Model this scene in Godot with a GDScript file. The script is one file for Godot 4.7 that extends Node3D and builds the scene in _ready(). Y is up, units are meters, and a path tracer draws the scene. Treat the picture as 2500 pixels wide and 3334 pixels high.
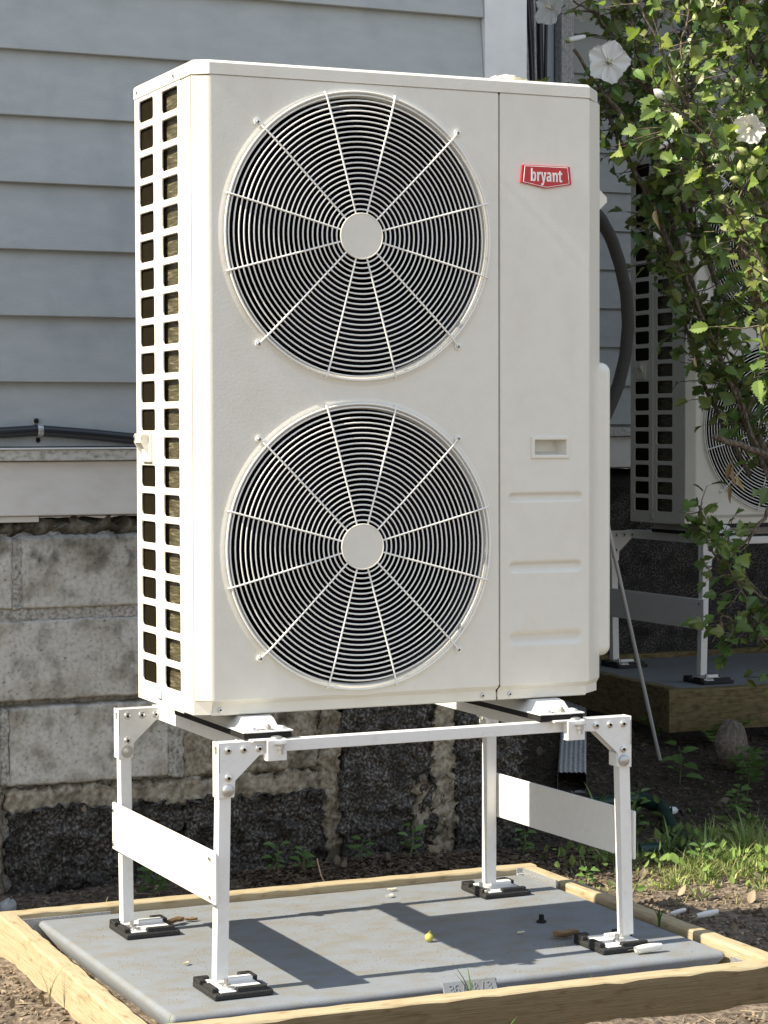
extends Node3D

# ------------------------------------------------------------------ mesh builder
class G:
	var v := PackedVector3Array()
	var n := PackedVector3Array()
	var c := PackedColorArray()
	var col := Color(1, 1, 1)

	func t3(a: Vector3, b: Vector3, d: Vector3, na: Vector3, nb: Vector3, nd: Vector3) -> void:
		if (b - a).cross(d - a).dot(na + nb + nd) > 0.0:
			v.append(a); v.append(d); v.append(b)
			n.append(na); n.append(nd); n.append(nb)
		else:
			v.append(a); v.append(b); v.append(d)
			n.append(na); n.append(nb); n.append(nd)
		c.append(col); c.append(col); c.append(col)

	func tri(a: Vector3, b: Vector3, d: Vector3, out := Vector3.ZERO) -> void:
		var k := (b - a).cross(d - a)
		if k.length_squared() < 1e-20:
			return
		k = -k.normalized()
		if out != Vector3.ZERO and k.dot(out) < 0.0:
			k = -k
		t3(a, b, d, k, k, k)

	func quad(a: Vector3, b: Vector3, d: Vector3, e: Vector3, out := Vector3.ZERO) -> void:
		tri(a, b, d, out)
		tri(a, d, e, out)

	func rbox(xf: Transform3D, size: Vector3, r: float, seg := 1) -> void:
		var h := size * 0.5
		r = minf(r, minf(h.x, minf(h.y, h.z)) * 0.999)
		for ax in 3:
			var u := (ax + 1) % 3
			var w := (ax + 2) % 3
			var cu := _steps(h[u], r, seg)
			var cw := _steps(h[w], r, seg)
			for s in [-1.0, 1.0]:
				var P := []
				for i in cu.size():
					var row := []
					for j in cw.size():
						var p := Vector3.ZERO
						p[ax] = h[ax] * s
						p[u] = cu[i]
						p[w] = cw[j]
						var q := Vector3(clampf(p.x, -(h.x - r), h.x - r), clampf(p.y, -(h.y - r), h.y - r), clampf(p.z, -(h.z - r), h.z - r))
						var m := (p - q).normalized()
						row.append([xf * (q + m * r), (xf.basis * m).normalized()])
					P.append(row)
				for i in cu.size() - 1:
					for j in cw.size() - 1:
						var a = P[i][j]
						var b = P[i + 1][j]
						var d = P[i + 1][j + 1]
						var e = P[i][j + 1]
						t3(a[0], b[0], d[0], a[1], b[1], d[1])
						t3(a[0], d[0], e[0], a[1], d[1], e[1])

	func _steps(h: float, r: float, seg: int) -> Array:
		var o := []
		for k in seg + 1:
			o.append(-h + r * (1.0 - tan(PI / 4 * (1.0 - float(k) / seg))) if k < seg else -h + r)
		var m := o.duplicate()
		m.reverse()
		for x in m:
			o.append(-x)
		return o

	func box(a: Vector3, b: Vector3, r := 0.0015) -> void:
		rbox(Transform3D(Basis(), (a + b) * 0.5), (b - a).abs(), r)

	func grid(P: Array, wrap_u := false, wrap_v := false, flip := false) -> void:
		var R := P.size()
		var C: int = P[0].size()
		var N := []
		for i in R:
			var row := PackedVector3Array()
			for j in C:
				var j0 := (j - 1 + C) % C if wrap_u else maxi(j - 1, 0)
				var j1 := (j + 1) % C if wrap_u else mini(j + 1, C - 1)
				var i0 := (i - 1 + R) % R if wrap_v else maxi(i - 1, 0)
				var i1 := (i + 1) % R if wrap_v else mini(i + 1, R - 1)
				var k: Vector3 = (P[i][j1] - P[i][j0]).cross(P[i1][j] - P[i0][j]).normalized()
				row.append(-k if flip else k)
			N.append(row)
		for i in (R if wrap_v else R - 1):
			var ii := (i + 1) % R
			for j in (C if wrap_u else C - 1):
				var jj := (j + 1) % C
				t3(P[i][j], P[i][jj], P[ii][jj], N[i][j], N[i][jj], N[ii][jj])
				t3(P[i][j], P[ii][jj], P[ii][j], N[i][j], N[ii][jj], N[ii][j])

	func tube(pts: Array, rad, sides := 8, closed := false, cap := true) -> void:
		var m := pts.size()
		var P := []
		var N := []
		var t0: Vector3 = (pts[1] - pts[0]).normalized()
		var ref := t0.cross(Vector3(0.31, 0.9, 0.2)).normalized()
		for i in m:
			var a: Vector3 = pts[(i - 1 + m) % m] if closed else pts[maxi(i - 1, 0)]
			var b: Vector3 = pts[(i + 1) % m] if closed else pts[mini(i + 1, m - 1)]
			var t := (b - a).normalized()
			ref = (ref - t * ref.dot(t)).normalized()
			var bi := t.cross(ref)
			var r: float = rad[i] if rad is Array else rad
			var row := PackedVector3Array()
			var nr := PackedVector3Array()
			for s in sides:
				var k := ref * cos(TAU * s / sides) + bi * sin(TAU * s / sides)
				row.append(pts[i] + k * r)
				nr.append(k)
			P.append(row)
			N.append(nr)
		for i in (m if closed else m - 1):
			var ii := (i + 1) % m
			for s in sides:
				var ss := (s + 1) % sides
				t3(P[i][s], P[i][ss], P[ii][ss], N[i][s], N[i][ss], N[ii][ss])
				t3(P[i][s], P[ii][ss], P[ii][s], N[i][s], N[ii][ss], N[ii][s])
		if cap and not closed:
			for e in [0, m - 1]:
				var o: Vector3 = (pts[0] - pts[1]) if e == 0 else (pts[m - 1] - pts[m - 2])
				for s in sides:
					tri(pts[e], P[e][s], P[e][(s + 1) % sides], o)

	func ring(ce: Vector3, r: float, thick: float, segs := 72, sides := 6) -> void:
		var p := []
		for i in segs:
			p.append(ce + Vector3(cos(TAU * i / segs), sin(TAU * i / segs), 0) * r)
		tube(p, thick, sides, true)

	func cyl(a: Vector3, b: Vector3, r: float, sides := 16, dome := 0.0) -> void:
		var t := (b - a).normalized()
		var u := t.cross(Vector3(0.3, 0.91, 0.17)).normalized()
		var w := t.cross(u)
		for s in sides:
			var k0 := u * cos(TAU * s / sides) + w * sin(TAU * s / sides)
			var k1 := u * cos(TAU * (s + 1) / sides) + w * sin(TAU * (s + 1) / sides)
			t3(a + k0 * r, a + k1 * r, b + k1 * r, k0, k1, k1)
			t3(a + k0 * r, b + k1 * r, b + k0 * r, k0, k1, k0)
			tri(a, a + k0 * r, a + k1 * r, -t)
			if dome <= 0.0:
				tri(b, b + k0 * r, b + k1 * r, t)
			else:
				var L := 4
				for q in L:
					var f0 := PI / 2 * q / L
					var f1 := PI / 2 * (q + 1) / L
					var a0 := b + k0 * r * cos(f0) + t * dome * sin(f0)
					var a1 := b + k1 * r * cos(f0) + t * dome * sin(f0)
					var b0 := b + k0 * r * cos(f1) + t * dome * sin(f1)
					var b1 := b + k1 * r * cos(f1) + t * dome * sin(f1)
					var n0 := (k0 * cos(f0) * dome + t * sin(f0) * r).normalized()
					var n1 := (k1 * cos(f0) * dome + t * sin(f0) * r).normalized()
					var m0 := (k0 * cos(f1) * dome + t * sin(f1) * r).normalized()
					var m1 := (k1 * cos(f1) * dome + t * sin(f1) * r).normalized()
					t3(a0, a1, b1, n0, n1, m1)
					if q < L - 1:
						t3(a0, b1, b0, n0, m1, m0)

	func blob(xf: Transform3D, la := 8, lo := 12, bump: FastNoiseLite = null, amp := 0.0) -> void:
		var P := []
		for i in la + 1:
			var row := PackedVector3Array()
			var f := PI * i / la
			for j in lo:
				var d := Vector3(sin(f) * cos(TAU * j / lo), cos(f), sin(f) * sin(TAU * j / lo))
				if bump:
					d *= 1.0 + amp * bump.get_noise_3dv(d * 100.0)
				row.append(xf * d)
			P.append(row)
		for i in la:
			for j in lo:
				var jj := (j + 1) % lo
				var o := xf.origin
				var a: Vector3 = P[i][j]; var b: Vector3 = P[i][jj]; var d: Vector3 = P[i + 1][jj]; var e: Vector3 = P[i + 1][j]
				var na := (a - o).normalized(); var nb := (b - o).normalized(); var nd := (d - o).normalized(); var ne := (e - o).normalized()
				if i > 0:
					t3(a, b, d, na, nb, nd)
				if i < la - 1:
					t3(a, d, e, na, nd, ne)

	func prism(poly: PackedVector2Array, z0: float, z1: float, xf := Transform3D()) -> void:
		var idx := Geometry2D.triangulate_polygon(poly)
		var fz := xf.basis * Vector3(0, 0, z1 - z0)
		for k in range(0, idx.size(), 3):
			var p := []
			for q in 3:
				p.append(poly[idx[k + q]])
			tri(xf * Vector3(p[0].x, p[0].y, z1), xf * Vector3(p[1].x, p[1].y, z1), xf * Vector3(p[2].x, p[2].y, z1), fz)
			tri(xf * Vector3(p[0].x, p[0].y, z0), xf * Vector3(p[1].x, p[1].y, z0), xf * Vector3(p[2].x, p[2].y, z0), -fz)
		var area := 0.0
		for i in poly.size():
			area += poly[i].cross(poly[(i + 1) % poly.size()])
		for i in poly.size():
			var a := poly[i]
			var b := poly[(i + 1) % poly.size()]
			var o := Vector2(b.y - a.y, a.x - b.x) * signf(area)
			quad(xf * Vector3(a.x, a.y, z0), xf * Vector3(b.x, b.y, z0), xf * Vector3(b.x, b.y, z1), xf * Vector3(a.x, a.y, z1), xf.basis * Vector3(o.x, o.y, 0))

	func mesh() -> ArrayMesh:
		var a := []
		a.resize(Mesh.ARRAY_MAX)
		a[Mesh.ARRAY_VERTEX] = v
		a[Mesh.ARRAY_NORMAL] = n
		a[Mesh.ARRAY_COLOR] = c
		var m := ArrayMesh.new()
		m.add_surface_from_arrays(Mesh.PRIMITIVE_TRIANGLES, a)
		return m

# ------------------------------------------------------------------ scene helpers
var M := {}
var rng := RandomNumberGenerator.new()
var tn := FastNoiseLite.new()
var CAM := Vector3(-1.343, 1.090, 3.914)

func numbered(parent: Node, called: String) -> String:
	if not parent.has_node(NodePath(called)):
		return called
	var key := "n_" + called
	var k: int = parent.get_meta(key, 0) + 1
	while parent.has_node(NodePath("%s_%03d" % [called, k])):
		k += 1
	return "%s_%03d" % [called, k]

var counts := {}
func put(parent: Node, o: Node, called: String) -> void:
	var key := str(parent.get_instance_id()) + called
	var k: int = counts.get(key, 0)
	counts[key] = k + 1
	o.name = called if k == 0 else "%s_%03d" % [called, k]
	parent.add_child(o, true)

func tag(o: Node, label: String, category: String, group := "") -> Node:
	o.set_meta("label", label)
	o.set_meta("category", category)
	if group != "":
		o.set_meta("group", group)
	return o

func thing(called: String, label: String, category: String, at := Vector3.ZERO, turn := 0.0, group := "") -> Node3D:
	var o := Node3D.new()
	put(self, o, called)
	o.position = at
	o.rotation.y = turn
	tag(o, label, category, group)
	return o

func part(called: String, g, m: Material, parent: Node, at := Transform3D()) -> MeshInstance3D:
	var o := MeshInstance3D.new()
	o.mesh = g.mesh() if g is G else g
	o.material_override = m
	o.transform = at
	put(parent, o, called)
	return o

func dup(root: Node3D, at: Vector3, turn: float, label: String) -> Node3D:
	var r: Node3D = root.duplicate()
	var base: String = String(root.name)
	put(self, r, base)
	r.position = at
	r.rotation.y = turn
	r.scale = root.scale
	r.set_meta("label", label)
	return r

func at(p: Vector3) -> Transform3D:
	return Transform3D(Basis(), p)

func lin(r: float, g: float, b: float) -> Color:
	return Color(r, g, b).linear_to_srgb()

func mat(r: float, g: float, b: float, rough := 0.6, metal := 0.0) -> StandardMaterial3D:
	var m := StandardMaterial3D.new()
	m.albedo_color = lin(r, g, b)
	m.roughness = rough
	m.metallic = metal
	return m

func vmat(rough := 0.7, metal := 0.0) -> StandardMaterial3D:
	var m := StandardMaterial3D.new()
	m.vertex_color_use_as_albedo = true
	m.roughness = rough
	m.metallic = metal
	return m

func noise(freq: float, oct: int, sd: int, type := FastNoiseLite.TYPE_SIMPLEX_SMOOTH) -> FastNoiseLite:
	var f := FastNoiseLite.new()
	f.noise_type = type
	f.frequency = freq
	f.fractal_octaves = oct
	f.seed = sd
	return f

func ntex(f: FastNoiseLite, ramp: Array, size := 512, inv := false) -> NoiseTexture2D:
	var t := NoiseTexture2D.new()
	t.width = size
	t.height = size
	t.seamless = true
	t.noise = f
	t.invert = inv
	if ramp.size():
		var g := Gradient.new()
		var off := PackedFloat32Array()
		var cl := PackedColorArray()
		for k in ramp:
			off.append(k[0])
			cl.append(lin(k[1], k[2], k[3]))
		g.offsets = off
		g.colors = cl
		t.color_ramp = g
	return t

# textured: ramp colours are linear; sc = repeats per metre on each axis; bump in centimetres; stain = second coarse layer
func tmat(f: FastNoiseLite, ramp: Array, sc: Vector3, rough: float, bump := 0.0, bf: FastNoiseLite = null, stain: Array = [], sf: FastNoiseLite = null, sc2 := Vector3.ONE, world := false) -> StandardMaterial3D:
	var m := StandardMaterial3D.new()
	m.albedo_texture = ntex(f, ramp)
	m.uv1_triplanar = true
	m.uv1_world_triplanar = world
	m.uv1_scale = sc
	m.uv1_triplanar_sharpness = 6.0
	m.roughness = rough
	if bump > 0.0:
		m.heightmap_enabled = true
		m.heightmap_texture = ntex(bf if bf else f, [])
		m.heightmap_scale = bump
	if stain.size():
		m.detail_enabled = true
		m.detail_blend_mode = BaseMaterial3D.BLEND_MODE_MUL
		m.detail_albedo = ntex(sf, stain)
		m.detail_uv_layer = BaseMaterial3D.DETAIL_UV_2
		m.uv2_triplanar = true
		m.uv2_world_triplanar = world
		m.uv2_scale = sc2
	return m

func ground_y(x: float, z: float) -> float:
	var y := -0.062
	y += 0.155 * smoothstep(-1.15, -2.6, z) * smoothstep(0.9, 1.9, x)
	y += 0.035 * smoothstep(-0.98, -1.35, z) * (1.0 - smoothstep(0.9, 1.9, x)) * (0.5 + 0.7 * clampf(x, 0.0, 1.2))
	y -= 0.02 * smoothstep(0.1, 0.6, z) * smoothstep(0.6, 1.6, x)
	y += 0.03 * (1.0 - smoothstep(-0.14, -0.09, x)) * smoothstep(-1.0, -0.5, z) * 0.0
	var k := 1.0 - smoothstep(6.0, 14.0, Vector2(x, z).length())
	y += k * (tn.get_noise_2d(x * 260.0, z * 260.0) * 0.012 + tn.get_noise_2d(x * 1100.0 + 50.0, z * 1100.0) * 0.006)
	return y

# ------------------------------------------------------------------ build
func added_shade_tree() -> void:  # added unseen tree, its crown blocks skylight over the far corner
	var t := thing("added_shade_tree", "broad leafy tree standing beyond the shrub on the right", "tree", Vector3(6.3, 0.0, -2.6))
	var g := G.new()
	g.tube(smooth_path([Vector3(0, -0.2, 0), Vector3(-0.05, 1.4, 0.05), Vector3(0.02, 3.0, 0.0), Vector3(-0.1, 5.0, 0.1)], 14), [0.20, 0.18, 0.17, 0.165, 0.16, 0.15, 0.145, 0.14, 0.13, 0.12, 0.11, 0.09, 0.07, 0.05], 12)
	var limbs := [[Vector3(0, 2.0, 0), Vector3(-1.4, 3.2, 0.3), Vector3(-2.9, 3.8, 0.5)], [Vector3(0, 2.4, 0), Vector3(-1.2, 3.8, -0.8), Vector3(-2.4, 4.5, -1.2)], [Vector3(0, 2.8, 0), Vector3(0.3, 4.0, 1.2), Vector3(-0.4, 4.8, 2.2)], [Vector3(0, 2.2, 0), Vector3(1.2, 3.4, 0.2), Vector3(2.2, 4.2, 0.4)]]
	part("trunk", g, M.bark, t)
	for l in limbs:
		g = G.new()
		g.tube(smooth_path(l, 9), [0.09, 0.08, 0.07, 0.06, 0.055, 0.05, 0.04, 0.03, 0.02], 8)
		part("limb", g, M.bark, t)
	var r := RandomNumberGenerator.new()
	r.seed = 4410
	var xf := []
	while xf.size() < 7000:
		var p := Vector3(r.randf_range(-4.6, 2.6), r.randf_range(0.6, 5.6), r.randf_range(-1.6, 1.0))
		if p.x < -1.2 and p.y < 3.45 + 0.2 * sin(p.x * 3.0 + p.z * 2.0):
			continue
		if tn.get_noise_3d(p.x * 45.0, p.y * 45.0, p.z * 45.0) < -0.22:
			continue
		var y := Vector3(r.randf_range(-1, 1), r.randf_range(-1, 0.3), r.randf_range(-1, 1)).normalized()
		var z := (Vector3(0, 1, 0) + Vector3(r.randf_range(-1, 1), r.randf_range(-1, 1), r.randf_range(-1, 1)) * 0.7)
		z = (z - y * z.dot(y)).normalized()
		var sz := r.randf_range(0.12, 0.24)
		xf.append(Transform3D(Basis(y.cross(z) * sz, y * sz, z * sz), p))
	var mm := MultiMesh.new()
	mm.transform_format = MultiMesh.TRANSFORM_3D
	mm.use_colors = true
	mm.mesh = leaf_mesh(0, 911)
	mm.instance_count = xf.size()
	for k in xf.size():
		mm.set_instance_transform(k, xf[k])
		var v := r.randf_range(0.7, 1.3)
		mm.set_instance_color(k, Color(0.05 * v, 0.10 * v, 0.022 * v))
	var mi := MultiMeshInstance3D.new()
	mi.multimesh = mm
	mi.material_override = M.leaf
	put(t, mi, "crown")
	structure(mi, "stuff")

func _ready() -> void:
	rng.seed = 20240
	tn.noise_type = FastNoiseLite.TYPE_SIMPLEX_SMOOTH
	tn.frequency = 0.01
	tn.fractal_octaves = 3
	tn.seed = 5
	var cam := Camera3D.new()
	cam.name = "camera"
	cam.fov = rad_to_deg(2.0 * atan(1667.0 / 7269.8))
	cam.far = 200.0
	cam.near = 0.05
	add_child(cam)
	cam.basis = Basis(Vector3.UP, -0.4271) * Basis(Vector3.RIGHT, -0.0365) * Basis(Vector3.BACK, -0.0029)
	cam.position = CAM
	cam.current = true

	var env := Environment.new()
	env.background_mode = Environment.BG_SKY
	env.tonemap_mode = Environment.TONE_MAPPER_LINEAR
	env.tonemap_exposure = 2.05
	env.sdfgi_enabled = true
	env.ssao_enabled = true
	env.ssil_enabled = true
	var sm := ProceduralSkyMaterial.new()
	sm.sky_top_color = lin(0.35, 0.425, 0.56)
	sm.sky_horizon_color = lin(0.72, 0.705, 0.64)
	sm.sky_curve = 0.2
	sm.ground_bottom_color = lin(0.16, 0.14, 0.11)
	sm.ground_horizon_color = lin(0.3, 0.3, 0.26)
	sm.sky_energy_multiplier = 0.96
	var sky := Sky.new()
	sky.sky_material = sm
	env.sky = sky
	var we := WorldEnvironment.new()
	we.name = "world_environment"
	we.environment = env
	add_child(we)

	var sun := DirectionalLight3D.new()
	sun.name = "sun"
	sun.light_energy = 1.55
	sun.light_color = Color(1.0, 0.955, 0.87)
	sun.light_angular_distance = 0.53
	sun.shadow_enabled = true
	add_child(sun)
	sun.look_at_from_position(Vector3.ZERO, Vector3(1.0, -0.89, 0.004), Vector3.UP)

	materials()
	ground()
	house()
	equipment()
	shrub()
	added_shade_tree()
	plants()
	small_things()

func materials() -> void:
	M.paint = tmat(noise(0.02, 3, 3), [[0.0, 0.715, 0.70, 0.63], [1.0, 0.745, 0.73, 0.66]], Vector3(2, 2, 2), 0.33, 0.012, noise(0.12, 2, 9), [[0.0, 0.955, 0.945, 0.925], [0.25, 0.985, 0.98, 0.97], [0.5, 1, 1, 1], [1.0, 1, 1, 1]], noise(0.01, 5, 10), Vector3(1.6, 0.7, 1.6))
	M.steel_white = tmat(noise(0.03, 4, 13), [[0.0, 0.72, 0.72, 0.70], [0.25, 0.77, 0.77, 0.75], [1.0, 0.80, 0.80, 0.78]], Vector3(3, 3, 3), 0.42, 0.008, noise(0.15, 2, 19), [[0.0, 0.88, 0.855, 0.82], [0.12, 0.96, 0.95, 0.935], [0.3, 1, 1, 1], [1.0, 1, 1, 1]], noise(0.02, 5, 20), Vector3(2.5, 2.5, 2.5))
	M.wire = mat(0.84, 0.84, 0.80, 0.4)
	M.dark = mat(0.003, 0.003, 0.004, 0.9)
	M.fan = mat(0.006, 0.006, 0.010, 0.8)
	M.fan.metallic_specular = 0.12
	M.dark.metallic_specular = 0.0
	M.shell = mat(0.03, 0.03, 0.034, 0.8)
	M.shell.metallic_specular = 0.15
	M.coil = tmat(noise(0.02, 4, 23), [[0.0, 0.030, 0.026, 0.013], [0.45, 0.066, 0.057, 0.029], [0.68, 0.082, 0.072, 0.038], [0.8, 0.15, 0.135, 0.085], [1.0, 0.24, 0.22, 0.15]], Vector3(6.0, 14.0, 1.6), 0.5, 0.1)
	M.coil_dark = tmat(noise(0.03, 4, 29), [[0.0, 0.006, 0.0045, 0.002], [1.0, 0.021, 0.016, 0.007]], Vector3(8, 1.5, 20), 0.6)
	M.coil_dark.metallic_specular = 0.15
	M.bolt = mat(0.50, 0.50, 0.49, 0.42, 0.9)
	M.galv = tmat(noise(0.05, 3, 31), [[0.0, 0.30, 0.31, 0.32], [1.0, 0.62, 0.63, 0.64]], Vector3(6, 6, 6), 0.45)
	M.galv.metallic = 0.6
	M.black = mat(0.006, 0.006, 0.006, 0.9)
	M.rubber = tmat(noise(0.04, 4, 33), [[0.0, 0.008, 0.008, 0.008], [0.6, 0.016, 0.016, 0.016], [0.85, 0.05, 0.05, 0.05], [1.0, 0.20, 0.20, 0.19]], Vector3(8, 8, 8), 0.7, 0.05)
	M.red = mat(0.52, 0.012, 0.022, 0.3)
	M.badge_white = mat(0.82, 0.82, 0.80, 0.4)
	M.siding = tmat(noise(0.012, 4, 41), [[0.0, 0.355, 0.385, 0.390], [0.5, 0.38, 0.41, 0.413], [1.0, 0.405, 0.432, 0.434]], Vector3(1.2, 3.0, 3.0), 0.5, 0.03, noise(0.09, 3, 43), [[0.0, 0.86, 0.87, 0.88], [0.5, 1.0, 1.0, 1.0], [1.0, 1.0, 1.0, 1.0]], noise(0.01, 5, 47), Vector3(1.4, 0.7, 1.4))
	M.trim = tmat(noise(0.012, 4, 51), [[0.0, 0.66, 0.68, 0.70], [1.0, 0.74, 0.76, 0.775]], Vector3(2, 2, 2), 0.5, 0.02)
	M.skirt = tmat(noise(0.012, 4, 53), [[0.0, 0.62, 0.605, 0.575], [0.5, 0.67, 0.66, 0.635], [1.0, 0.70, 0.69, 0.67]], Vector3(1.5, 3, 3), 0.5, 0.02, noise(0.06, 3, 54), [[0.0, 0.93, 0.91, 0.86], [0.5, 1, 1, 1], [1.0, 1, 1, 1]], noise(0.008, 3, 55), Vector3(0.6, 1.5, 1.5))
	M.ledge = tmat(noise(0.03, 5, 57), [[0.0, 0.16, 0.155, 0.13], [0.25, 0.36, 0.355, 0.32], [0.5, 0.50, 0.495, 0.46], [1.0, 0.60, 0.59, 0.56]], Vector3(2.5, 4, 4), 0.7, 0.05)
	M.lip = mat(0.70, 0.71, 0.72, 0.5)
	var stain := [[0.0, 0.42, 0.40, 0.37], [0.16, 0.70, 0.68, 0.64], [0.34, 0.95, 0.945, 0.93], [0.6, 1, 1, 1], [1.0, 1, 1, 1]]
	M.block = tmat(noise(0.06, 6, 61), [[0.0, 0.08, 0.074, 0.062], [0.10, 0.22, 0.21, 0.18], [0.2, 0.47, 0.455, 0.41], [0.5, 0.565, 0.55, 0.505], [0.8, 0.60, 0.588, 0.545], [1.0, 0.66, 0.65, 0.615]], Vector3(2.2, 2.2, 2.2), 0.92, 0.06, noise(0.09, 5, 63), [[0.0, 0.45, 0.43, 0.39], [0.2, 0.68, 0.66, 0.61], [0.42, 0.86, 0.85, 0.82], [0.55, 1, 1, 1], [1.0, 1, 1, 1]], noise(0.008, 6, 65), Vector3(1.1, 1.6, 1.1))
	M.block_brown = tmat(noise(0.05, 5, 67), [[0.0, 0.11, 0.09, 0.065], [0.3, 0.25, 0.215, 0.16], [0.6, 0.35, 0.315, 0.25], [1.0, 0.44, 0.41, 0.35]], Vector3(2.4, 2.4, 2.4), 0.92, 0.10, noise(0.07, 5, 69), stain, noise(0.02, 5, 71), Vector3(1.5, 1.5, 1.5))
	M.mortar = tmat(noise(0.05, 6, 73), [[0.0, 0.06, 0.055, 0.045], [0.2, 0.26, 0.25, 0.22], [0.5, 0.43, 0.42, 0.385], [0.8, 0.50, 0.49, 0.455], [1.0, 0.58, 0.575, 0.54]], Vector3(3, 3, 3), 0.95, 0.12, noise(0.06, 6, 75), stain, noise(0.02, 5, 77), Vector3(1.8, 1.8, 1.8))
	M.mortar_tan = tmat(noise(0.04, 6, 79), [[0.0, 0.10, 0.082, 0.055], [0.35, 0.27, 0.235, 0.175], [0.65, 0.38, 0.345, 0.275], [1.0, 0.48, 0.45, 0.385]], Vector3(2.4, 2.4, 2.4), 0.95, 0.15, noise(0.06, 6, 75))
	M.granite = tmat(noise(0.055, 6, 81), [[0.0, 0.010, 0.009, 0.008], [0.36, 0.030, 0.028, 0.025], [0.5, 0.072, 0.067, 0.060], [0.64, 0.145, 0.138, 0.127], [0.82, 0.28, 0.275, 0.262], [1.0, 0.50, 0.49, 0.47]], Vector3(3.2, 3.2, 3.2), 0.75, 0.45, noise(0.04, 6, 83), [[0.0, 0.35, 0.32, 0.29], [0.4, 0.7, 0.68, 0.65], [0.55, 1, 0.97, 0.92], [0.8, 1.0, 1.0, 1.0], [1.0, 1, 1, 1]], noise(0.012, 5, 85), Vector3(1.7, 1.7, 1.7))
	for k in ["block", "block_brown", "mortar", "mortar_tan", "granite"]:
		M[k].vertex_color_use_as_albedo = true
	var wood_ramp := [[0.0, 0.26, 0.195, 0.11], [0.22, 0.37, 0.295, 0.175], [0.45, 0.42, 0.345, 0.215], [0.75, 0.45, 0.38, 0.245], [1.0, 0.49, 0.425, 0.285]]
	M.wood = tmat(noise(0.022, 5, 91), wood_ramp, Vector3(0.55, 20, 20), 0.75, 0.06, noise(0.04, 4, 93), [[0.0, 0.5, 0.42, 0.33], [0.2, 0.85, 0.8, 0.72], [0.4, 1, 1, 1], [1.0, 1, 1, 1]], noise(0.02, 5, 95), Vector3(1.2, 5, 5))
	M.wood.vertex_color_use_as_albedo = true
	M.wood_shaded = tmat(noise(0.022, 5, 97), [[0.0, 0.09, 0.065, 0.025], [0.3, 0.16, 0.125, 0.052], [0.6, 0.21, 0.168, 0.076], [1.0, 0.27, 0.22, 0.115]], Vector3(0.7, 14, 14), 0.8, 0.15, noise(0.05, 4, 99), [[0.0, 0.4, 0.36, 0.3], [0.4, 0.8, 0.78, 0.74], [0.6, 1, 1, 1], [1.0, 1, 1, 1]], noise(0.03, 5, 101), Vector3(1.5, 3, 3))
	M.pad = tmat(noise(0.10, 4, 103), [[0.0, 0.185, 0.207, 0.238], [0.5, 0.208, 0.232, 0.264], [1.0, 0.238, 0.262, 0.295]], Vector3(3.5, 3.5, 3.5), 0.7, 0.05, noise(0.2, 3, 105), [[0.0, 0.94, 0.80, 0.62], [0.25, 0.95, 0.87, 0.76], [0.5, 0.98, 0.955, 0.92], [0.75, 1, 1, 1], [1.0, 1, 1, 1]], noise(0.013, 6, 107), Vector3(1.3, 1.3, 2.0))
	M.soil = tmat(noise(0.03, 6, 111), [[0.0, 0.04, 0.03, 0.021], [0.35, 0.115, 0.088, 0.064], [0.6, 0.18, 0.142, 0.106], [1.0, 0.28, 0.23, 0.18]], Vector3(1.6, 1.6, 1.6), 0.95, 0.9, noise(0.05, 6, 113), [[0.0, 0.6, 0.56, 0.52], [0.5, 1, 1, 1], [1.0, 1, 1, 1]], noise(0.01, 5, 115), Vector3(0.6, 0.6, 0.6), true)
	M.bark = tmat(noise(0.03, 5, 117), [[0.0, 0.035, 0.026, 0.018], [0.4, 0.11, 0.085, 0.06], [0.75, 0.21, 0.175, 0.135], [1.0, 0.33, 0.30, 0.25]], Vector3(6, 3, 6), 0.9, 0.25)
	M.leaf = vmat(0.42)
	M.leaf.backlight = lin(0.10, 0.20, 0.025)
	M.leaf.backlight_enabled = true
	M.grass = vmat(0.55)
	M.grass.backlight = lin(0.10, 0.18, 0.03)
	M.grass.backlight_enabled = true
	M.petal = mat(0.82, 0.82, 0.79, 0.6)
	M.petal.backlight = lin(0.3, 0.3, 0.28)
	M.petal.backlight_enabled = true
	M.bud = mat(0.42, 0.46, 0.17, 0.6)
	M.bud.backlight = lin(0.10, 0.12, 0.03)
	M.bud.backlight_enabled = true
	M.calyx = mat(0.13, 0.20, 0.05, 0.6)
	M.dead = mat(0.22, 0.14, 0.07, 0.8)
	M.straw = mat(0.50, 0.40, 0.20, 0.8)
	M.cream = mat(0.74, 0.68, 0.50, 0.7)
	M.litter = vmat(0.9)
	M.cable = mat(0.020, 0.023, 0.028, 0.32)
	M.hose = tmat(noise(0.04, 4, 121), [[0.0, 0.006, 0.006, 0.005], [1.0, 0.020, 0.019, 0.016]], Vector3(8, 8, 8), 0.75, 0.05)
	M.green = mat(0.004, 0.030, 0.022, 0.45)
	M.alu = tmat(noise(0.03, 4, 123), [[0.0, 0.30, 0.31, 0.32], [0.5, 0.52, 0.53, 0.54], [1.0, 0.62, 0.63, 0.64]], Vector3(3, 3, 3), 0.5)
	M.stone = tmat(noise(0.03, 5, 125), [[0.0, 0.09, 0.07, 0.05], [0.5, 0.20, 0.165, 0.13], [1.0, 0.32, 0.28, 0.23]], Vector3(4, 4, 4), 0.9, 0.4)
	M.metalmix = vmat(0.3, 0.85)

# ground darkening under the shrub and by the walls, shade put into the colour
func ground_shade(x: float, z: float) -> float:
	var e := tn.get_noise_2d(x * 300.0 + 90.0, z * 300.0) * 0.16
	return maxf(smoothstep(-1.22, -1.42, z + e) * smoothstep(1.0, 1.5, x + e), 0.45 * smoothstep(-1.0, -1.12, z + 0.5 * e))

func structure(o: Node, kind := "structure") -> void:
	o.set_meta("kind", kind)

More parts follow.
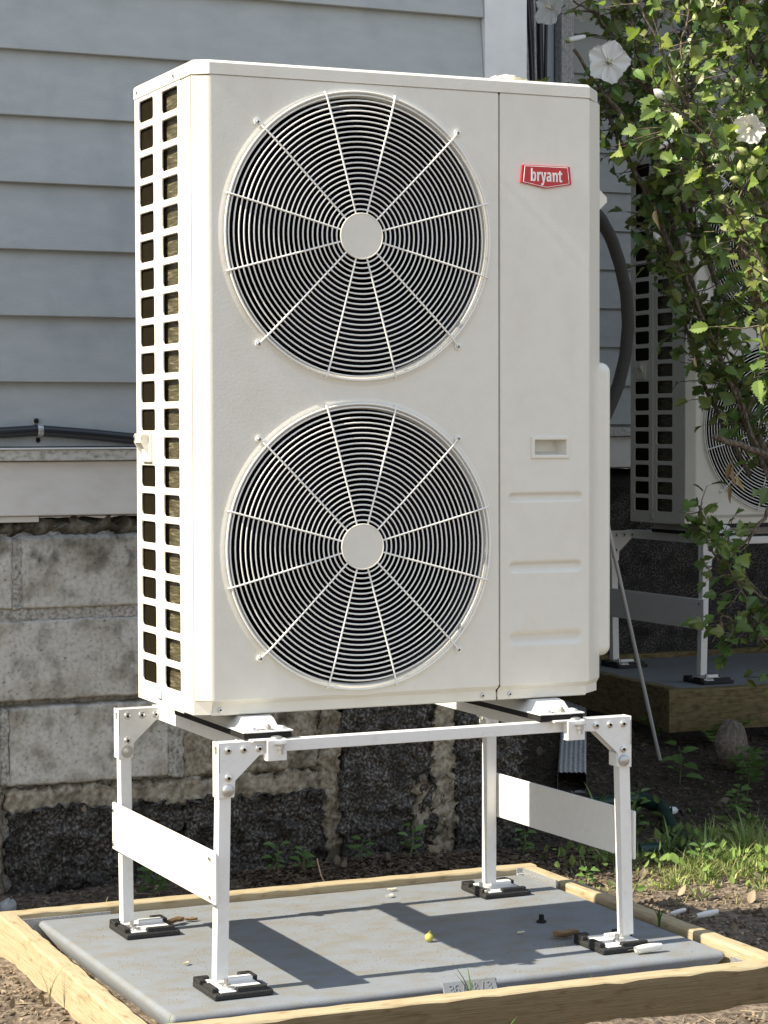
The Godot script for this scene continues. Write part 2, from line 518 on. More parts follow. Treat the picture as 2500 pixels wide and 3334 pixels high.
func ground() -> void:
	var xs := []
	var zs := []
	var x := -60.0
	while x < 60.0:
		xs.append(x)
		x += 0.03 if x > -0.8 and x < 2.9 else (0.12 if x > -3.0 and x < 5.5 else (0.8 if absf(x) < 12.0 else 6.0))
	var z := -60.0
	while z < 60.0:
		zs.append(z)
		z += 0.03 if z > -2.8 and z < 0.9 else (0.12 if z > -5.5 and z < 5.0 else (0.8 if absf(z) < 12.0 else 6.0))
	var P := []
	for zz in zs:
		var row := PackedVector3Array()
		for xx in xs:
			row.append(Vector3(xx, ground_y(xx, zz), zz))
		P.append(row)
	var g := G.new()
	g.grid(P, false, false, true)
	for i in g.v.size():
		g.c[i] = Color(1, 1, 1).lerp(Color(0.26, 0.24, 0.22), ground_shade(g.v[i].x, g.v[i].z))  # vertex colour carries the painted shade
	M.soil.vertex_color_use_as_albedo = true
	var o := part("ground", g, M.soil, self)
	structure(o)

# ------------------------------------------------------------------ the house
# a rough block front: x0..x1, y0..y1, front at zf, back at zb
func rock(x0: float, x1: float, y0: float, y1: float, zf: float, zb: float, amp: float, edge: float, sd: int, step := 0.012, fr := 900.0, ragged := 0.0, grime := 0.0) -> G:
	var g := G.new()
	var f := noise(0.01, 5, sd)
	f.fractal_gain = 0.6
	var f2 := noise(0.02, 2, sd + 77)
	var rn := noise(0.022, 3, sd + 31)
	var gn := noise(0.011, 5, 77)
	var nx := maxi(4, int((x1 - x0) / step))
	var ny := maxi(4, int((y1 - y0) / step))
	var P := []
	for i in ny + 1:
		var row := PackedVector3Array()
		for j in nx + 1:
			var u := float(j) / nx
			var w := float(i) / ny
			var px := lerpf(x0, x1, u)
			var py := lerpf(y0, y1, w)
			var e := minf(minf(px - x0, x1 - px), minf(py - y0, y1 - py))
			var k := clampf(e / edge, 0.0, 1.0)
			var inset := 1.0 - sqrt(1.0 - (1.0 - k) * (1.0 - k))
			var wob := f2.get_noise_2d(px * 1500.0, py * 1500.0) * edge * 0.7 * (1.0 - k)
			var zz := zf + f.get_noise_2d(px * fr, py * fr) * amp - (1.0 - inset) * edge
			if e <= 0.0001:
				zz = zb
			var rx := rn.get_noise_2d(px * 1000.0, py * 1000.0) * ragged * (1.0 - clampf(e / 0.03, 0.0, 1.0))
			var ry := rn.get_noise_2d(px * 1000.0 + 700.0, py * 1000.0) * ragged * (1.0 - clampf(e / 0.03, 0.0, 1.0))
			row.append(Vector3(px + wob + rx, py + wob * 0.7 + ry, zz))
		P.append(row)
	g.grid(P)
	if grime > 0.0:
		for i in g.v.size():
			var p := g.v[i]
			var n1 := gn.get_noise_2d(p.x * 1000.0, p.y * 1000.0)
			var n2 := gn.get_noise_2d(p.x * 4200.0 + 300.0, p.y * 520.0)
			var n3 := gn.get_noise_2d(p.x * 5200.0, p.y * 5200.0 + 900.0)
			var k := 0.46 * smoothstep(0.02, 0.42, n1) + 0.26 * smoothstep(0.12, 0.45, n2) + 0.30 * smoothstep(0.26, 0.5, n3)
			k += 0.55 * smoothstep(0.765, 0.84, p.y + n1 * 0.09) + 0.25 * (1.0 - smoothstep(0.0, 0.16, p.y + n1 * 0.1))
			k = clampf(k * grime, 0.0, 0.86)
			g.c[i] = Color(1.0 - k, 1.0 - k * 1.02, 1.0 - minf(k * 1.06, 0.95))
	return g

func house() -> void:
	var h := thing("house", "house with blue-grey clapboard siding on a concrete and granite foundation", "house", Vector3.ZERO)
	# near wall core, far wall core, roof
	var g := G.new()
	g.box(Vector3(-7.0, 0.88, -8.0), Vector3(1.40, 5.6, -1.42), 0.004)
	part("wall", g, M.siding, h)
	g = G.new()
	g.box(Vector3(1.41, 0.93, -8.0), Vector3(10.0, 5.6, -4.10), 0.004)
	part("wall", g, M.siding, h)
	g = G.new()
	g.box(Vector3(-7.4, 5.61, -8.4), Vector3(1.72, 5.85, -1.09), 0.01)
	g.box(Vector3(1.52, 5.61, -8.4), Vector3(10.4, 5.85, -3.95), 0.01)
	part("roof", g, M.trim, h)
	# clapboards
	var prof := PackedVector2Array([Vector2(0, 0), Vector2(0.0265, 0.0), Vector2(0.028, 0.0015), Vector2(0.0075, 0.174), Vector2(0, 0.176)])
	var clap := func(x0: float, x1: float, y: float, z: float) -> void:
		var gg := G.new()
		gg.prism(prof, x0, x1, Transform3D(Basis(Vector3(0, 0, 1), Vector3(0, 1, 0), Vector3(1, 0, 0)), Vector3(0, y, z)))
		part("clapboard", gg, M.siding, h)
	for k in 10:
		var y: float = [1.053, 1.2105, 1.371, 1.532, 1.6935, 1.855, 2.0135, 2.181, 2.342, 2.503][k]
		clap.call(-2.2, 1.366, y, -1.42)
	for k in 13:
		clap.call(3.105, 6.5, 1.112 + 0.1586 * k, -4.10)
		if k > 6:
			clap.call(1.42, 2.975, 1.112 + 0.1586 * k, -4.10)
	# trims
	g = G.new()
	g.box(Vector3(1.368, 0.885, -1.425), Vector3(1.494, 5.5, -1.388), 0.003)
	part("corner_board", g, M.trim, h)
	g = G.new()
	g.box(Vector3(2.978, 0.95, -4.105), Vector3(3.046, 5.5, -4.06), 0.003)
	part("corner_board", g, mat(0.50, 0.56, 0.66, 0.5), h)
	g = G.new()
	g.box(Vector3(-2.6, 0.884, -1.43), Vector3(1.366, 1.017, -1.392), 0.004)
	part("skirt_board", g, M.skirt, h)
	g = G.new()
	g.box(Vector3(-2.6, 1.0185, -1.43), Vector3(1.366, 1.0455, -1.374), 0.002)
	part("drip_ledge", g, M.ledge, h)
	g = G.new()
	g.box(Vector3(-2.6, 1.046, -1.43), Vector3(1.366, 1.0505, -1.368), 0.001)
	part("drip_flashing", g, M.lip, h)
	g = G.new()
	g.box(Vector3(-2.6, 0.868, -1.44), Vector3(0.15, 0.8835, -1.402), 0.003)
	part("skirt_batten", g, M.skirt, h)
	g = G.new()
	g.box(Vector3(1.5, 0.935, -4.11), Vector3(6.5, 1.062, -4.06), 0.004)
	part("skirt_board", g, M.skirt, h)
	g = G.new()
	g.box(Vector3(1.5, 1.063, -4.11), Vector3(6.5, 1.10, -4.035), 0.003)
	part("drip_ledge", g, M.ledge, h)
	# foundation backing (mortar) and stones
	g = rock(-2.4, 1.47, -0.3, 0.875, -1.398, -1.5, 0.006, 0.012, 401, 0.02, 1500.0)
	var fw := part("foundation", g, M.mortar, h)
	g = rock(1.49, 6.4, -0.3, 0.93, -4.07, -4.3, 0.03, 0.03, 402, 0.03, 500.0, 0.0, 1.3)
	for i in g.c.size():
		g.c[i] = g.c[i] * 0.62  # far foundation darkened all over, its deep shade put into the colour
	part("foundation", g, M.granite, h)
	g = G.new()
	g.box(Vector3(1.38, -0.3, -4.1), Vector3(1.468, 0.88, -1.42), 0.01)
	part("foundation", g, M.granite, h)
	var blocks := [[-0.42, 0.081, 0.6535, 0.836], [0.093, 0.62, 0.6525, 0.838], [0.634, 1.10, 0.652, 0.838], [-0.30, 0.52, 0.4295, 0.636], [0.530, 1.12, 0.429, 0.638], [-0.62, 0.046, 0.222, 0.4235], [0.058, 0.476, 0.221, 0.4240]]
	for b in blocks:
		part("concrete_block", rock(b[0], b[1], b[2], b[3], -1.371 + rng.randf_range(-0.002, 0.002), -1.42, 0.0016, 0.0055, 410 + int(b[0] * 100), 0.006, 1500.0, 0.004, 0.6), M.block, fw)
	# pointing between the blocks, flush and crumbling
	for q in [[-1.0, 1.10, 0.622, 0.668], [0.066, 0.108, 0.654, 0.834], [0.032, 0.072, 0.224, 0.420], [0.462, 0.516, 0.218, 0.424], [0.606, 0.648, 0.654, 0.834]]:
		part("mortar_joint", rock(q[0], q[1], q[2], q[3], -1.3735, -1.42, 0.0042, 0.004, 480 + int(q[0] * 70), 0.005, 3600.0, 0.010, 0.6), M.mortar, fw)
	part("concrete_block", rock(0.502, 0.888, 0.214, 0.420, -1.374, -1.42, 0.004, 0.010, 431, 0.007, 1800.0, 0.010, 1.0), M.block_brown, fw)
	part("concrete_block", rock(-0.62, 0.056, -0.2, 0.216, -1.374, -1.42, 0.008, 0.012, 433, 0.009, 1500.0, 0.012, 1.0), M.block_brown, fw)
	part("mortar_band", rock(0.055, 0.890, 0.150, 0.221, -1.374, -1.42, 0.008, 0.008, 435, 0.007, 2400.0, 0.026, 1.0), M.mortar_tan, fw)
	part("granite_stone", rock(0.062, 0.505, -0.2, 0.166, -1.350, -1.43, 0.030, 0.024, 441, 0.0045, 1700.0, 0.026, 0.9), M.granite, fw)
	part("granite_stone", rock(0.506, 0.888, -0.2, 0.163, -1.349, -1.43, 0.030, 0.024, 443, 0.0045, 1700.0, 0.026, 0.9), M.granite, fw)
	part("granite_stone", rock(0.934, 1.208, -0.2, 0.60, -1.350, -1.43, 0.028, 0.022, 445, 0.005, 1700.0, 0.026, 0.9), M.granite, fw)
	part("granite_stone", rock(1.264, 1.470, -0.2, 0.60, -1.352, -1.43, 0.028, 0.022, 447, 0.005, 1700.0, 0.026, 0.9), M.granite, fw)
	part("mortar_joint", rock(0.882, 0.946, -0.05, 0.60, -1.360, -1.43, 0.016, 0.016, 449, 0.005, 2000.0, 0.030, 1.0), M.block_brown, fw)
	part("mortar_joint", rock(1.196, 1.276, -0.05, 0.60, -1.358, -1.43, 0.010, 0.014, 451, 0.006, 2600.0, 0.034, 0.9), M.mortar_tan, fw)
	part("mortar_joint", rock(1.145, 1.250, 0.035, 0.175, -1.347, -1.43, 0.006, 0.028, 453, 0.006, 2600.0, 0.040, 0.8), M.mortar_tan, fw)
	# debris under the skirt
	part("mortar_band", rock(-1.5, 1.366, 0.832, 0.874, -1.395, -1.42, 0.012, 0.008, 455, 0.009, 2600.0, 0.026, 1.0), M.mortar_tan, fw)

# ------------------------------------------------------------------ outdoor units, stands, pads, frames
func screw(p: Vector3, dir: Vector3, r: float, socket := true) -> G:
	var g := G.new()
	g.col = Color(0.62, 0.62, 0.60)
	g.cyl(p, p + dir * r * 0.25, r, 14, r * 0.35)
	if socket:
		g.col = Color(0.01, 0.01, 0.01)
		g.cyl(p + dir * r * 0.5, p + dir * r * 0.66, r * 0.42, 6)
	return g

func text_mesh(s: String, height: float, depth: float, bold := true) -> TextMesh:
	var f := SystemFont.new()
	f.font_names = PackedStringArray(["Droid Sans"])
	f.font_weight = 700 if bold else 400
	var t := TextMesh.new()
	t.text = s
	t.font = f
	t.font_size = 64
	t.pixel_size = height / 64.0
	t.depth = depth
	t.curve_step = 2.0
	return t

const W := 0.9593
const H := 1.3267
const D := 0.400
const CL := 0.0325
const CLZ := 0.021
const CR := 0.062

func make_unit() -> Node3D:
	var u := thing("heat_pump", "large cream two-fan heat pump with red badge on white stand in the sun", "heat pump", Vector3(0.124, 0.529, -0.190), -0.0155, "outdoor heat pump units")
	u.scale = Vector3.ONE * 0.9665
	var g := G.new()
	# --- side panel with its grid of openings
	var cols := [[-0.373, -0.269], [-0.217, -0.106]]
	var zb := [-D, -0.243, -0.0870]
	var cell := func(gg: G, z0: float, z1: float, y0: float, y1: float, hz0: float, hz1: float, hy0: float, hy1: float) -> void:
		var inner := []
		var r := 0.008
		for q in 4:
			var cz: float = hz1 - r if q == 0 or q == 3 else hz0 + r
			var cy: float = hy1 - r if q < 2 else hy0 + r
			for k in 4:
				var a := PI / 2 * q + PI / 2 * k / 3.0
				inner.append(Vector2(cz + cos(a) * r, cy + sin(a) * r))
		var outer := []
		for q in 4:
			var cz: float = z1 if q == 0 or q == 3 else z0
			var cy: float = y1 if q < 2 else y0
			for k in 4:
				outer.append(Vector2(cz, inner[q * 4 + k].y) if (k < 2) == (q % 2 == 0) and k != 1 and k != 2 else (Vector2(inner[q * 4 + k].x, cy) if k == 0 or k == 3 else Vector2(cz, cy)))
		for k in 16:
			var kk := (k + 1) % 16
			var a := Vector3(0, outer[k].y, outer[k].x)
			var b := Vector3(0, outer[kk].y, outer[kk].x)
			var c := Vector3(0, inner[kk].y, inner[kk].x)
			var d := Vector3(0, inner[k].y, inner[k].x)
			gg.quad(a, b, c, d, Vector3(-1, 0, 0))
			# rolled-in edge and hole wall
			var cc := Vector2((hz0 + hz1) / 2, (hy0 + hy1) / 2)
			var c2 := Vector3(0.0015, lerpf(inner[kk].y, cc.y, 0.05), lerpf(inner[kk].x, cc.x, 0.035))
			var d2 := Vector3(0.0015, lerpf(inner[k].y, cc.y, 0.05), lerpf(inner[k].x, cc.x, 0.035))
			gg.quad(d, c, c2, d2, Vector3(-1, 0, 0))
			gg.quad(d2, c2, c2 + Vector3(0.0025, 0, 0), d2 + Vector3(0.0025, 0, 0), Vector3(0, cc.y - d2.y, cc.x - d2.z))
	for i in 21:
		var top := 1.288 - 0.0600 * i
		var y1 := top + 0.0063
		var y0 := top - 0.0537
		for k in 2:
			if i == 12 and k == 0:
				g.quad(Vector3(0, y0, zb[0]), Vector3(0, y1, zb[0]), Vector3(0, y1, zb[1]), Vector3(0, y0, zb[1]), Vector3(-1, 0, 0))
			else:
				cell.call(g, zb[k], zb[k + 1], y0, y1, cols[k][0], cols[k][1], top - 0.0474, top)
	var ytop := 1.288 + 0.0063
	var ybot := 1.288 - 0.06 * 20 - 0.0537
	g.quad(Vector3(0, ytop, -D), Vector3(0, H - 0.03, -D), Vector3(0, H - 0.03, -0.0870), Vector3(0, ytop, -0.0870), Vector3(-1, 0, 0))
	g.quad(Vector3(0, 0, -D), Vector3(0, ybot, -D), Vector3(0, ybot, -0.0870), Vector3(0, 0, -0.0870), Vector3(-1, 0, 0))
	g.quad(Vector3(0, 0, -D), Vector3(0, H - 0.03, -D), Vector3(0.06, H - 0.03, -D), Vector3(0.06, 0, -D), Vector3(0, 0, -1))
	g.box(Vector3(-0.0022, 0.05, -0.2475), Vector3(0.001, H - 0.045, -0.2385), 0.001)
	var side := part("side_panel", g, M.paint, u)
	g = G.new()
	g.box(Vector3(-0.003, 0.014, -0.252), Vector3(-0.0005, 0.034, -0.234), 0.001)
	part("tab", g, M.paint, side)
	g = G.new()
	g.box(Vector3(-0.0025, 0.0145, -0.2535), Vector3(-0.0004, 0.0355, -0.2525), 0.0002)
	g.box(Vector3(-0.0025, 0.0125, -0.2535), Vector3(-0.0004, 0.0137, -0.2335), 0.0002)
	part("slot", g, M.black, side)
	# latch hook on the side
	g = G.new()
	g.rbox(at(Vector3(-0.003, 0.545, -0.318)), Vector3(0.008, 0.062, 0.062), 0.003, 2)
	part("catch_plate", g, M.paint, u)
	g = G.new()
	g.prism(PackedVector2Array([Vector2(-0.348, 0.572), Vector2(-0.290, 0.572), Vector2(-0.296, 0.556), Vector2(-0.342, 0.556)]), 0.0, 0.019, Transform3D(Basis(Vector3(0, 0, 1), Vector3(0, 1, 0), Vector3(-1, 0, 0)), Vector3(-0.004, 0, 0)))
	for zz in [-0.342, -0.296]:
		g.prism(PackedVector2Array([Vector2(0.004, 0.523), Vector2(0.023, 0.556), Vector2(0.023, 0.572), Vector2(0.004, 0.572)]), zz - 0.003, zz + 0.003, Transform3D(Basis(Vector3(-1, 0, 0), Vector3(0, 1, 0), Vector3(0, 0, 1)), Vector3.ZERO))
	for k in 3:
		g.cyl(Vector3(-0.009 - 0.0055 * k, 0.573, -0.345), Vector3(-0.009 - 0.0055 * k, 0.573, -0.293), 0.0025, 8)
	part("pull_handle", g, M.paint, u)
	# --- front panel: flange, chamfer, face with two openings, bottom lip
	g = G.new()
	var y0f := 0.034
	var y1f := H - 0.034
	var SE := 0.6785
	g.quad(Vector3(-0.001, 0.004, -0.0865), Vector3(-0.001, y1f, -0.0865), Vector3(-0.001, y1f, -CLZ), Vector3(-0.001, 0.004, -CLZ), Vector3(-1, 0, 0))
	g.quad(Vector3(-0.001, 0.004, -0.0865), Vector3(-0.001, y1f, -0.0865), Vector3(0.012, y1f, -0.0865), Vector3(0.012, 0.004, -0.0865), Vector3(0, 0, -1))
	# chamfer with softened corners
	var P := []
	for yy in [y0f, y1f]:
		var row := PackedVector3Array()
		for q in [[-0.001, -CLZ - 0.005], [-0.0002, -CLZ - 0.0015], [0.0015, -CLZ + 0.0022], [CL - 0.0045, -0.0025], [CL - 0.0015, -0.0004], [CL + 0.004, 0.0]]:
			row.append(Vector3(q[0], yy, q[1]))
		P.append(row)
	g.grid(P)
	var rects := [[y0f, 0.660, 0.3395], [0.660, y1f, 0.9815]]
	var FX := 0.3585
	var NS := 96
	for rc in rects:
		var rings := []
		var prof := [[0.310, 0.0, 0], [0.307, 0.0003, 1], [0.304, 0.0012, 1], [0.298, 0.0016, 1], [0.2915, -0.0005, 1], [0.287, -0.010, 1], [0.286, -0.014, 1]]
		var outer := PackedVector3Array()
		for k in NS:
			var a := TAU * k / NS
			var d := Vector2(cos(a), sin(a))
			var tx: float = ((SE - FX) if d.x > 0 else (FX - CL - 0.004)) / maxf(absf(d.x), 1e-6)
			var ty: float = ((rc[1] - rc[2]) if d.y > 0 else (rc[2] - rc[0])) / maxf(absf(d.y), 1e-6)
			var t := minf(tx, ty)
			outer.append(Vector3(FX + d.x * t, rc[2] + d.y * t, 0))
		# exact corners
		for cn in [Vector2(SE, rc[1]), Vector2(CL + 0.004, rc[1]), Vector2(SE, rc[0]), Vector2(CL + 0.004, rc[0])]:
			var a := fposmod(atan2(cn.y - rc[2], cn.x - FX), TAU)
			outer[int(round(a / TAU * NS)) % NS] = Vector3(cn.x, cn.y, 0)
		for pr in prof:
			var row := PackedVector3Array()
			for k in NS:
				var a := TAU * k / NS
				row.append(Vector3(FX + cos(a) * pr[0], rc[2] + sin(a) * pr[0], pr[1]))
			rings.append(row)
		for k in NS:
			var kk := (k + 1) % NS
			g.quad(outer[k], outer[kk], rings[0][kk], rings[0][k], Vector3(0, 0, 1))
		g.grid(rings, true, false, true)
	# bright rolled top edge, seam edge and bottom lip
	g.grid([PackedVector3Array([Vector3(CL, y1f, 0), Vector3(SE, y1f, 0)]), PackedVector3Array([Vector3(CL, y1f + 0.003, -0.0012), Vector3(SE, y1f + 0.003, -0.0012)]), PackedVector3Array([Vector3(CL, y1f + 0.0045, -0.005), Vector3(SE, y1f + 0.0045, -0.005)]), PackedVector3Array([Vector3(CL, y1f + 0.0045, -0.03), Vector3(SE, y1f + 0.0045, -0.03)])])
	g.quad(Vector3(-0.001, y1f, -CLZ), Vector3(CL, y1f, 0), Vector3(CL, y1f + 0.0045, -0.01), Vector3(0.006, y1f + 0.0045, -CLZ), Vector3(-0.5, 1, 0.5))
	g.quad(Vector3(-0.001, y1f, -0.0865), Vector3(-0.001, y1f, -CLZ), Vector3(0.006, y1f + 0.0045, -CLZ), Vector3(0.006, y1f + 0.0045, -0.0865), Vector3(-0.5, 1, 0))
	g.grid([PackedVector3Array([Vector3(SE, y0f, 0), Vector3(SE, y1f, 0)]), PackedVector3Array([Vector3(SE + 0.0012, y0f, -0.001), Vector3(SE + 0.0012, y1f, -0.001)]), PackedVector3Array([Vector3(SE + 0.0016, y0f, -0.02), Vector3(SE + 0.0016, y1f, -0.02)])], false, false, true)
	var lip := func(gg: G, xa: float, xb: float) -> void:
		gg.grid([PackedVector3Array([Vector3(xa, y0f, 0), Vector3(xb, y0f, 0)]), PackedVector3Array([Vector3(xa, y0f - 0.003, -0.001), Vector3(xb, y0f - 0.003, -0.001)]), PackedVector3Array([Vector3(xa, 0.024, -0.0125), Vector3(xb, 0.024, -0.0125)]), PackedVector3Array([Vector3(xa, 0.021, -0.014), Vector3(xb, 0.021, -0.014)]), PackedVector3Array([Vector3(xa, 0.004, -0.013), Vector3(xb, 0.004, -0.013)]), PackedVector3Array([Vector3(xa, 0.001, -0.014), Vector3(xb, 0.001, -0.014)]), PackedVector3Array([Vector3(xa, 0.001, -0.03), Vector3(xb, 0.001, -0.03)])], false, false, true)
	lip.call(g, CL, SE)
	# sloped corner of the lip on the left
	g.tri(Vector3(-0.001, 0.004, -CLZ), Vector3(-0.001, y0f, -CLZ), Vector3(CL, 0.004, -0.013), Vector3(-1, 0, 1))
	g.tri(Vector3(-0.001, y0f, -CLZ), Vector3(CL, y0f, 0), Vector3(CL, 0.004, -0.013), Vector3(-1, -1, 1))
	var front := part("front_panel", g, M.paint, u)
	for xx in [0.0525, 0.6466]:
		part("screw", screw(Vector3(xx, 0.0125, -0.0135), Vector3(0, 0, 1), 0.0055), M.metalmix, front)
	# --- service panel: face with grooves and a handle opening
	g = G.new()
	var SX0 := 0.6825
	var SX1 := W - CR
	var xs := []
	for k in 49:
		xs.append(lerpf(SX0 + 0.0016, SX1 - 0.002, k / 48.0))
	var ys := []
	var yy := y0f
	var grooves := [[0.4368, 0.0085], [0.2864, 0.0115], [0.1327, 0.015]]
	while yy < y1f:
		ys.append(yy)
		var near := false
		for gv in grooves:
			near = near or absf(yy - gv[0]) < gv[1] + 0.012
		yy += 0.0022 if near else 0.012
		if absf(yy - 0.5235) < 0.006:
			yy = 0.5235
		elif absf(yy - 0.5630) < 0.006:
			yy = 0.5630
	ys.append(y1f)
	var hx0: float = xs[18]
	var hx1: float = xs[41]
	for k in 49:
		if absf(xs[k] - 0.781) < 0.002: hx0 = xs[k]
	P = []
	for y in ys:
		var row := PackedVector3Array()
		for x in xs:
			var z := 0.0
			for gv in grooves:
				var hh: float = gv[1]
				var px := clampf(x, 0.7045 + hh, 0.881 - hh)
				var d := Vector2(x - px, y - gv[0]).length()
				z -= 0.0075 * (1.0 - smoothstep(hh * 0.35, hh + 0.002, d))
			row.append(Vector3(x, y, z))
		P.append(row)
	for i in ys.size() - 1:
		for j in xs.size() - 1:
			if ys[i] >= 0.5169 and ys[i + 1] <= 0.56301 and xs[j] >= 0.7605 and xs[j + 1] <= 0.8455:
				continue
			var nn := func(a: int, b: int) -> Vector3:
				var i0 := maxi(a - 1, 0); var i1 := mini(a + 1, ys.size() - 1)
				var j0 := maxi(b - 1, 0); var j1 := mini(b + 1, xs.size() - 1)
				return ((P[a][j1] - P[a][j0]).cross(P[i1][b] - P[i0][b])).normalized()
			if P[i][j].z == 0.0 and P[i + 1][j + 1].z == 0.0 and P[i + 1][j].z == 0.0 and P[i][j + 1].z == 0.0 and (i == 0 or P[i - 1][j].z == 0.0) and (i + 2 >= ys.size() or P[i + 2][j].z == 0.0):
				g.quad(P[i][j], P[i][j + 1], P[i + 1][j + 1], P[i + 1][j], Vector3(0, 0, 1))
			else:
				g.t3(P[i][j], P[i][j + 1], P[i + 1][j + 1], nn.call(i, j), nn.call(i, j + 1), nn.call(i + 1, j + 1))
				g.t3(P[i][j], P[i + 1][j + 1], P[i + 1][j], nn.call(i, j), nn.call(i + 1, j + 1), nn.call(i + 1, j))
	# left rolled edge, right chamfer, right side
	P = []
	for y in [y0f, y1f]:
		P.append(PackedVector3Array([Vector3(SX0, y, -0.02), Vector3(SX0 + 0.0003, y, -0.0012), Vector3(SX0 + 0.0016, y, 0)]))
	g.grid(P)
	P = []
	for y in [y0f, y1f]:
		var row := PackedVector3Array()
		for q in [[SX1 - 0.002, 0.0], [SX1 + 0.0015, -0.001], [SX1 + 0.004, -0.0035], [W - 0.003, -CR + 0.003], [W - 0.0008, -CR], [W, -CR - 0.003], [W, -D]]:
			row.append(Vector3(q[0], y, q[1]))
		P.append(row)
	g.grid(P)
	g.grid([PackedVector3Array([Vector3(SX0 + 0.001, y1f, 0), Vector3(SX1, y1f, 0)]), PackedVector3Array([Vector3(SX0 + 0.001, y1f + 0.003, -0.0012), Vector3(SX1, y1f + 0.003, -0.0012)]), PackedVector3Array([Vector3(SX0 + 0.001, y1f + 0.0045, -0.005), Vector3(SX1 - 0.002, y1f + 0.0045, -0.005)]), PackedVector3Array([Vector3(SX0 + 0.001, y1f + 0.0045, -0.03), Vector3(SX1, y1f + 0.0045, -0.03)])])
	g.quad(Vector3(SX1, y1f, 0), Vector3(W, y1f, -CR), Vector3(W - 0.006, y1f + 0.0045, -CR), Vector3(SX1 - 0.002, y1f + 0.0045, -0.008), Vector3(0.5, 1, 0.5))
	lip.call(g, SX0, SX1)
	g.quad(Vector3(SX1, y0f, 0), Vector3(W, y0f, -CR), Vector3(W - 0.008, 0.022, -CR), Vector3(SX1 - 0.003, 0.022, -0.0135), Vector3(1, -1, 1))
	g.quad(Vector3(SX1 - 0.003, 0.022, -0.0135), Vector3(W - 0.008, 0.022, -CR), Vector3(W - 0.008, 0.004, -CR), Vector3(SX1 - 0.003, 0.004, -0.0135), Vector3(1, 0, 1))
	g.quad(Vector3(W - 0.008, 0.022, -CR), Vector3(W - 0.008, 0.004, -CR), Vector3(W - 0.008, 0.004, -D), Vector3(W - 0.008, 0.022, -D), Vector3(1, 0, 0))
	var svc := part("service_panel", g, M.paint, u)
	part("screw", screw(Vector3(0.7119, 0.0125, -0.0135), Vector3(0, 0, 1), 0.0055), M.metalmix, svc)
	# recessed handle
	var hp := G.new()
	var hx := Vector2(0.758, 0.848)
	var hy := Vector2(0.5195, 0.5665)
	hp.rbox(at(Vector3(0.803, hy.y - 0.0035, 0.001)), Vector3(0.092, 0.008, 0.006), 0.002)
	hp.rbox(at(Vector3(0.803, hy.x + 0.0035, 0.001)), Vector3(0.092, 0.008, 0.006), 0.002)
	hp.rbox(at(Vector3(hx.x + 0.003, 0.543, 0.001)), Vector3(0.008, 0.0395, 0.0058), 0.002)
	hp.rbox(at(Vector3(hx.y - 0.003, 0.543, 0.001)), Vector3(0.008, 0.0395, 0.0058), 0.002)
	var a0 := Vector3(hx.x + 0.006, hy.x + 0.006, 0.0)
	var a1 := Vector3(hx.y - 0.006, hy.y - 0.006, -0.032)
	hp.quad(Vector3(a0.x, a0.y, 0), Vector3(a0.x, a1.y, 0), Vector3(a0.x + 0.004, a1.y, a1.z), Vector3(a0.x + 0.004, a0.y, a1.z), Vector3(1, 0, 0))
	hp.quad(Vector3(a1.x, a0.y, 0), Vector3(a1.x, a1.y, 0), Vector3(a1.x - 0.012, a1.y, a1.z), Vector3(a1.x - 0.012, a0.y, a1.z), Vector3(-1, 0, 0))
	hp.quad(Vector3(a0.x, a1.y, 0), Vector3(a1.x, a1.y, 0), Vector3(a1.x, a1.y, a1.z), Vector3(a0.x, a1.y, a1.z), Vector3(0, -1, 0))
	hp.quad(Vector3(a0.x, a0.y, 0), Vector3(a1.x, a0.y, 0), Vector3(a1.x, a0.y + 0.008, a1.z), Vector3(a0.x, a0.y + 0.008, a1.z), Vector3(0, 1, 0))
	hp.quad(Vector3(a0.x, a0.y, a1.z), Vector3(a1.x, a0.y, a1.z), Vector3(a1.x, a1.y, a1.z), Vector3(a0.x, a1.y, a1.z), Vector3(0, 0, 1))
	part("recessed_handle", hp, M.paint, svc)
	# badge
	g = G.new()
	var bp := PackedVector2Array([Vector2(-0.057, 0.0225), Vector2(0.057, 0.0225), Vector2(0.061, -0.0152), Vector2(0.0, -0.0258), Vector2(-0.061, -0.0152)])
	g.prism(bp, 0.0004, 0.0045)
	var badge := part("badge", g, M.red, svc, at(Vector3(0.7915, 1.1233, 0)))
	g = G.new()
	for k in 5:
		var p0 := bp[k] * 0.90
		var p1 := bp[(k + 1) % 5] * 0.90
		var c0 := Vector3(p0.x, p0.y, 0.0048)
		var c1 := Vector3(p1.x, p1.y, 0.0048)
		g.tube([c0, c1], 0.0007, 6)
	part("outline", g, M.badge_white, badge)
	var tm := text_mesh("bryant", 0.0315, 0.002)
	part("lettering", tm, M.badge_white, badge, Transform3D(Basis().scaled(Vector3(0.77, 1.14, 1)), Vector3(0, 0.0012, 0.0050)))
	# lid
	g = G.new()
	var loops := []
	for q in [[0.0, -0.030, 0.0015], [0.0, -0.007, 0.0015], [0.0015, -0.0035, 0.0005], [0.005, -0.001, 0.0], [0.010, 0.0, 0.0]]:
		var o: float = q[0] - q[2]
		loops.append([Vector3(o, H + q[1], -D + o), Vector3(o, H + q[1], -CLZ - o * 0.4), Vector3(CL + o * 0.4, H + q[1], -o), Vector3(W - 0.005 - CR + 0.006 - o * 0.4, H + q[1], -o), Vector3(W - 0.008 - o, H + q[1], -CR - o * 0.4), Vector3(W - 0.008 - o, H + q[1], -D + o)])
	for i in loops.size() - 1:
		for k in 6:
			var kk := (k + 1) % 6
			var mid: Vector3 = (loops[i][k] + loops[i][kk]) * 0.5 - Vector3(W / 2, H - 0.2, -D / 2)
			g.quad(loops[i][k], loops[i][kk], loops[i + 1][kk], loops[i + 1][k], mid)
	var L = loops[4]
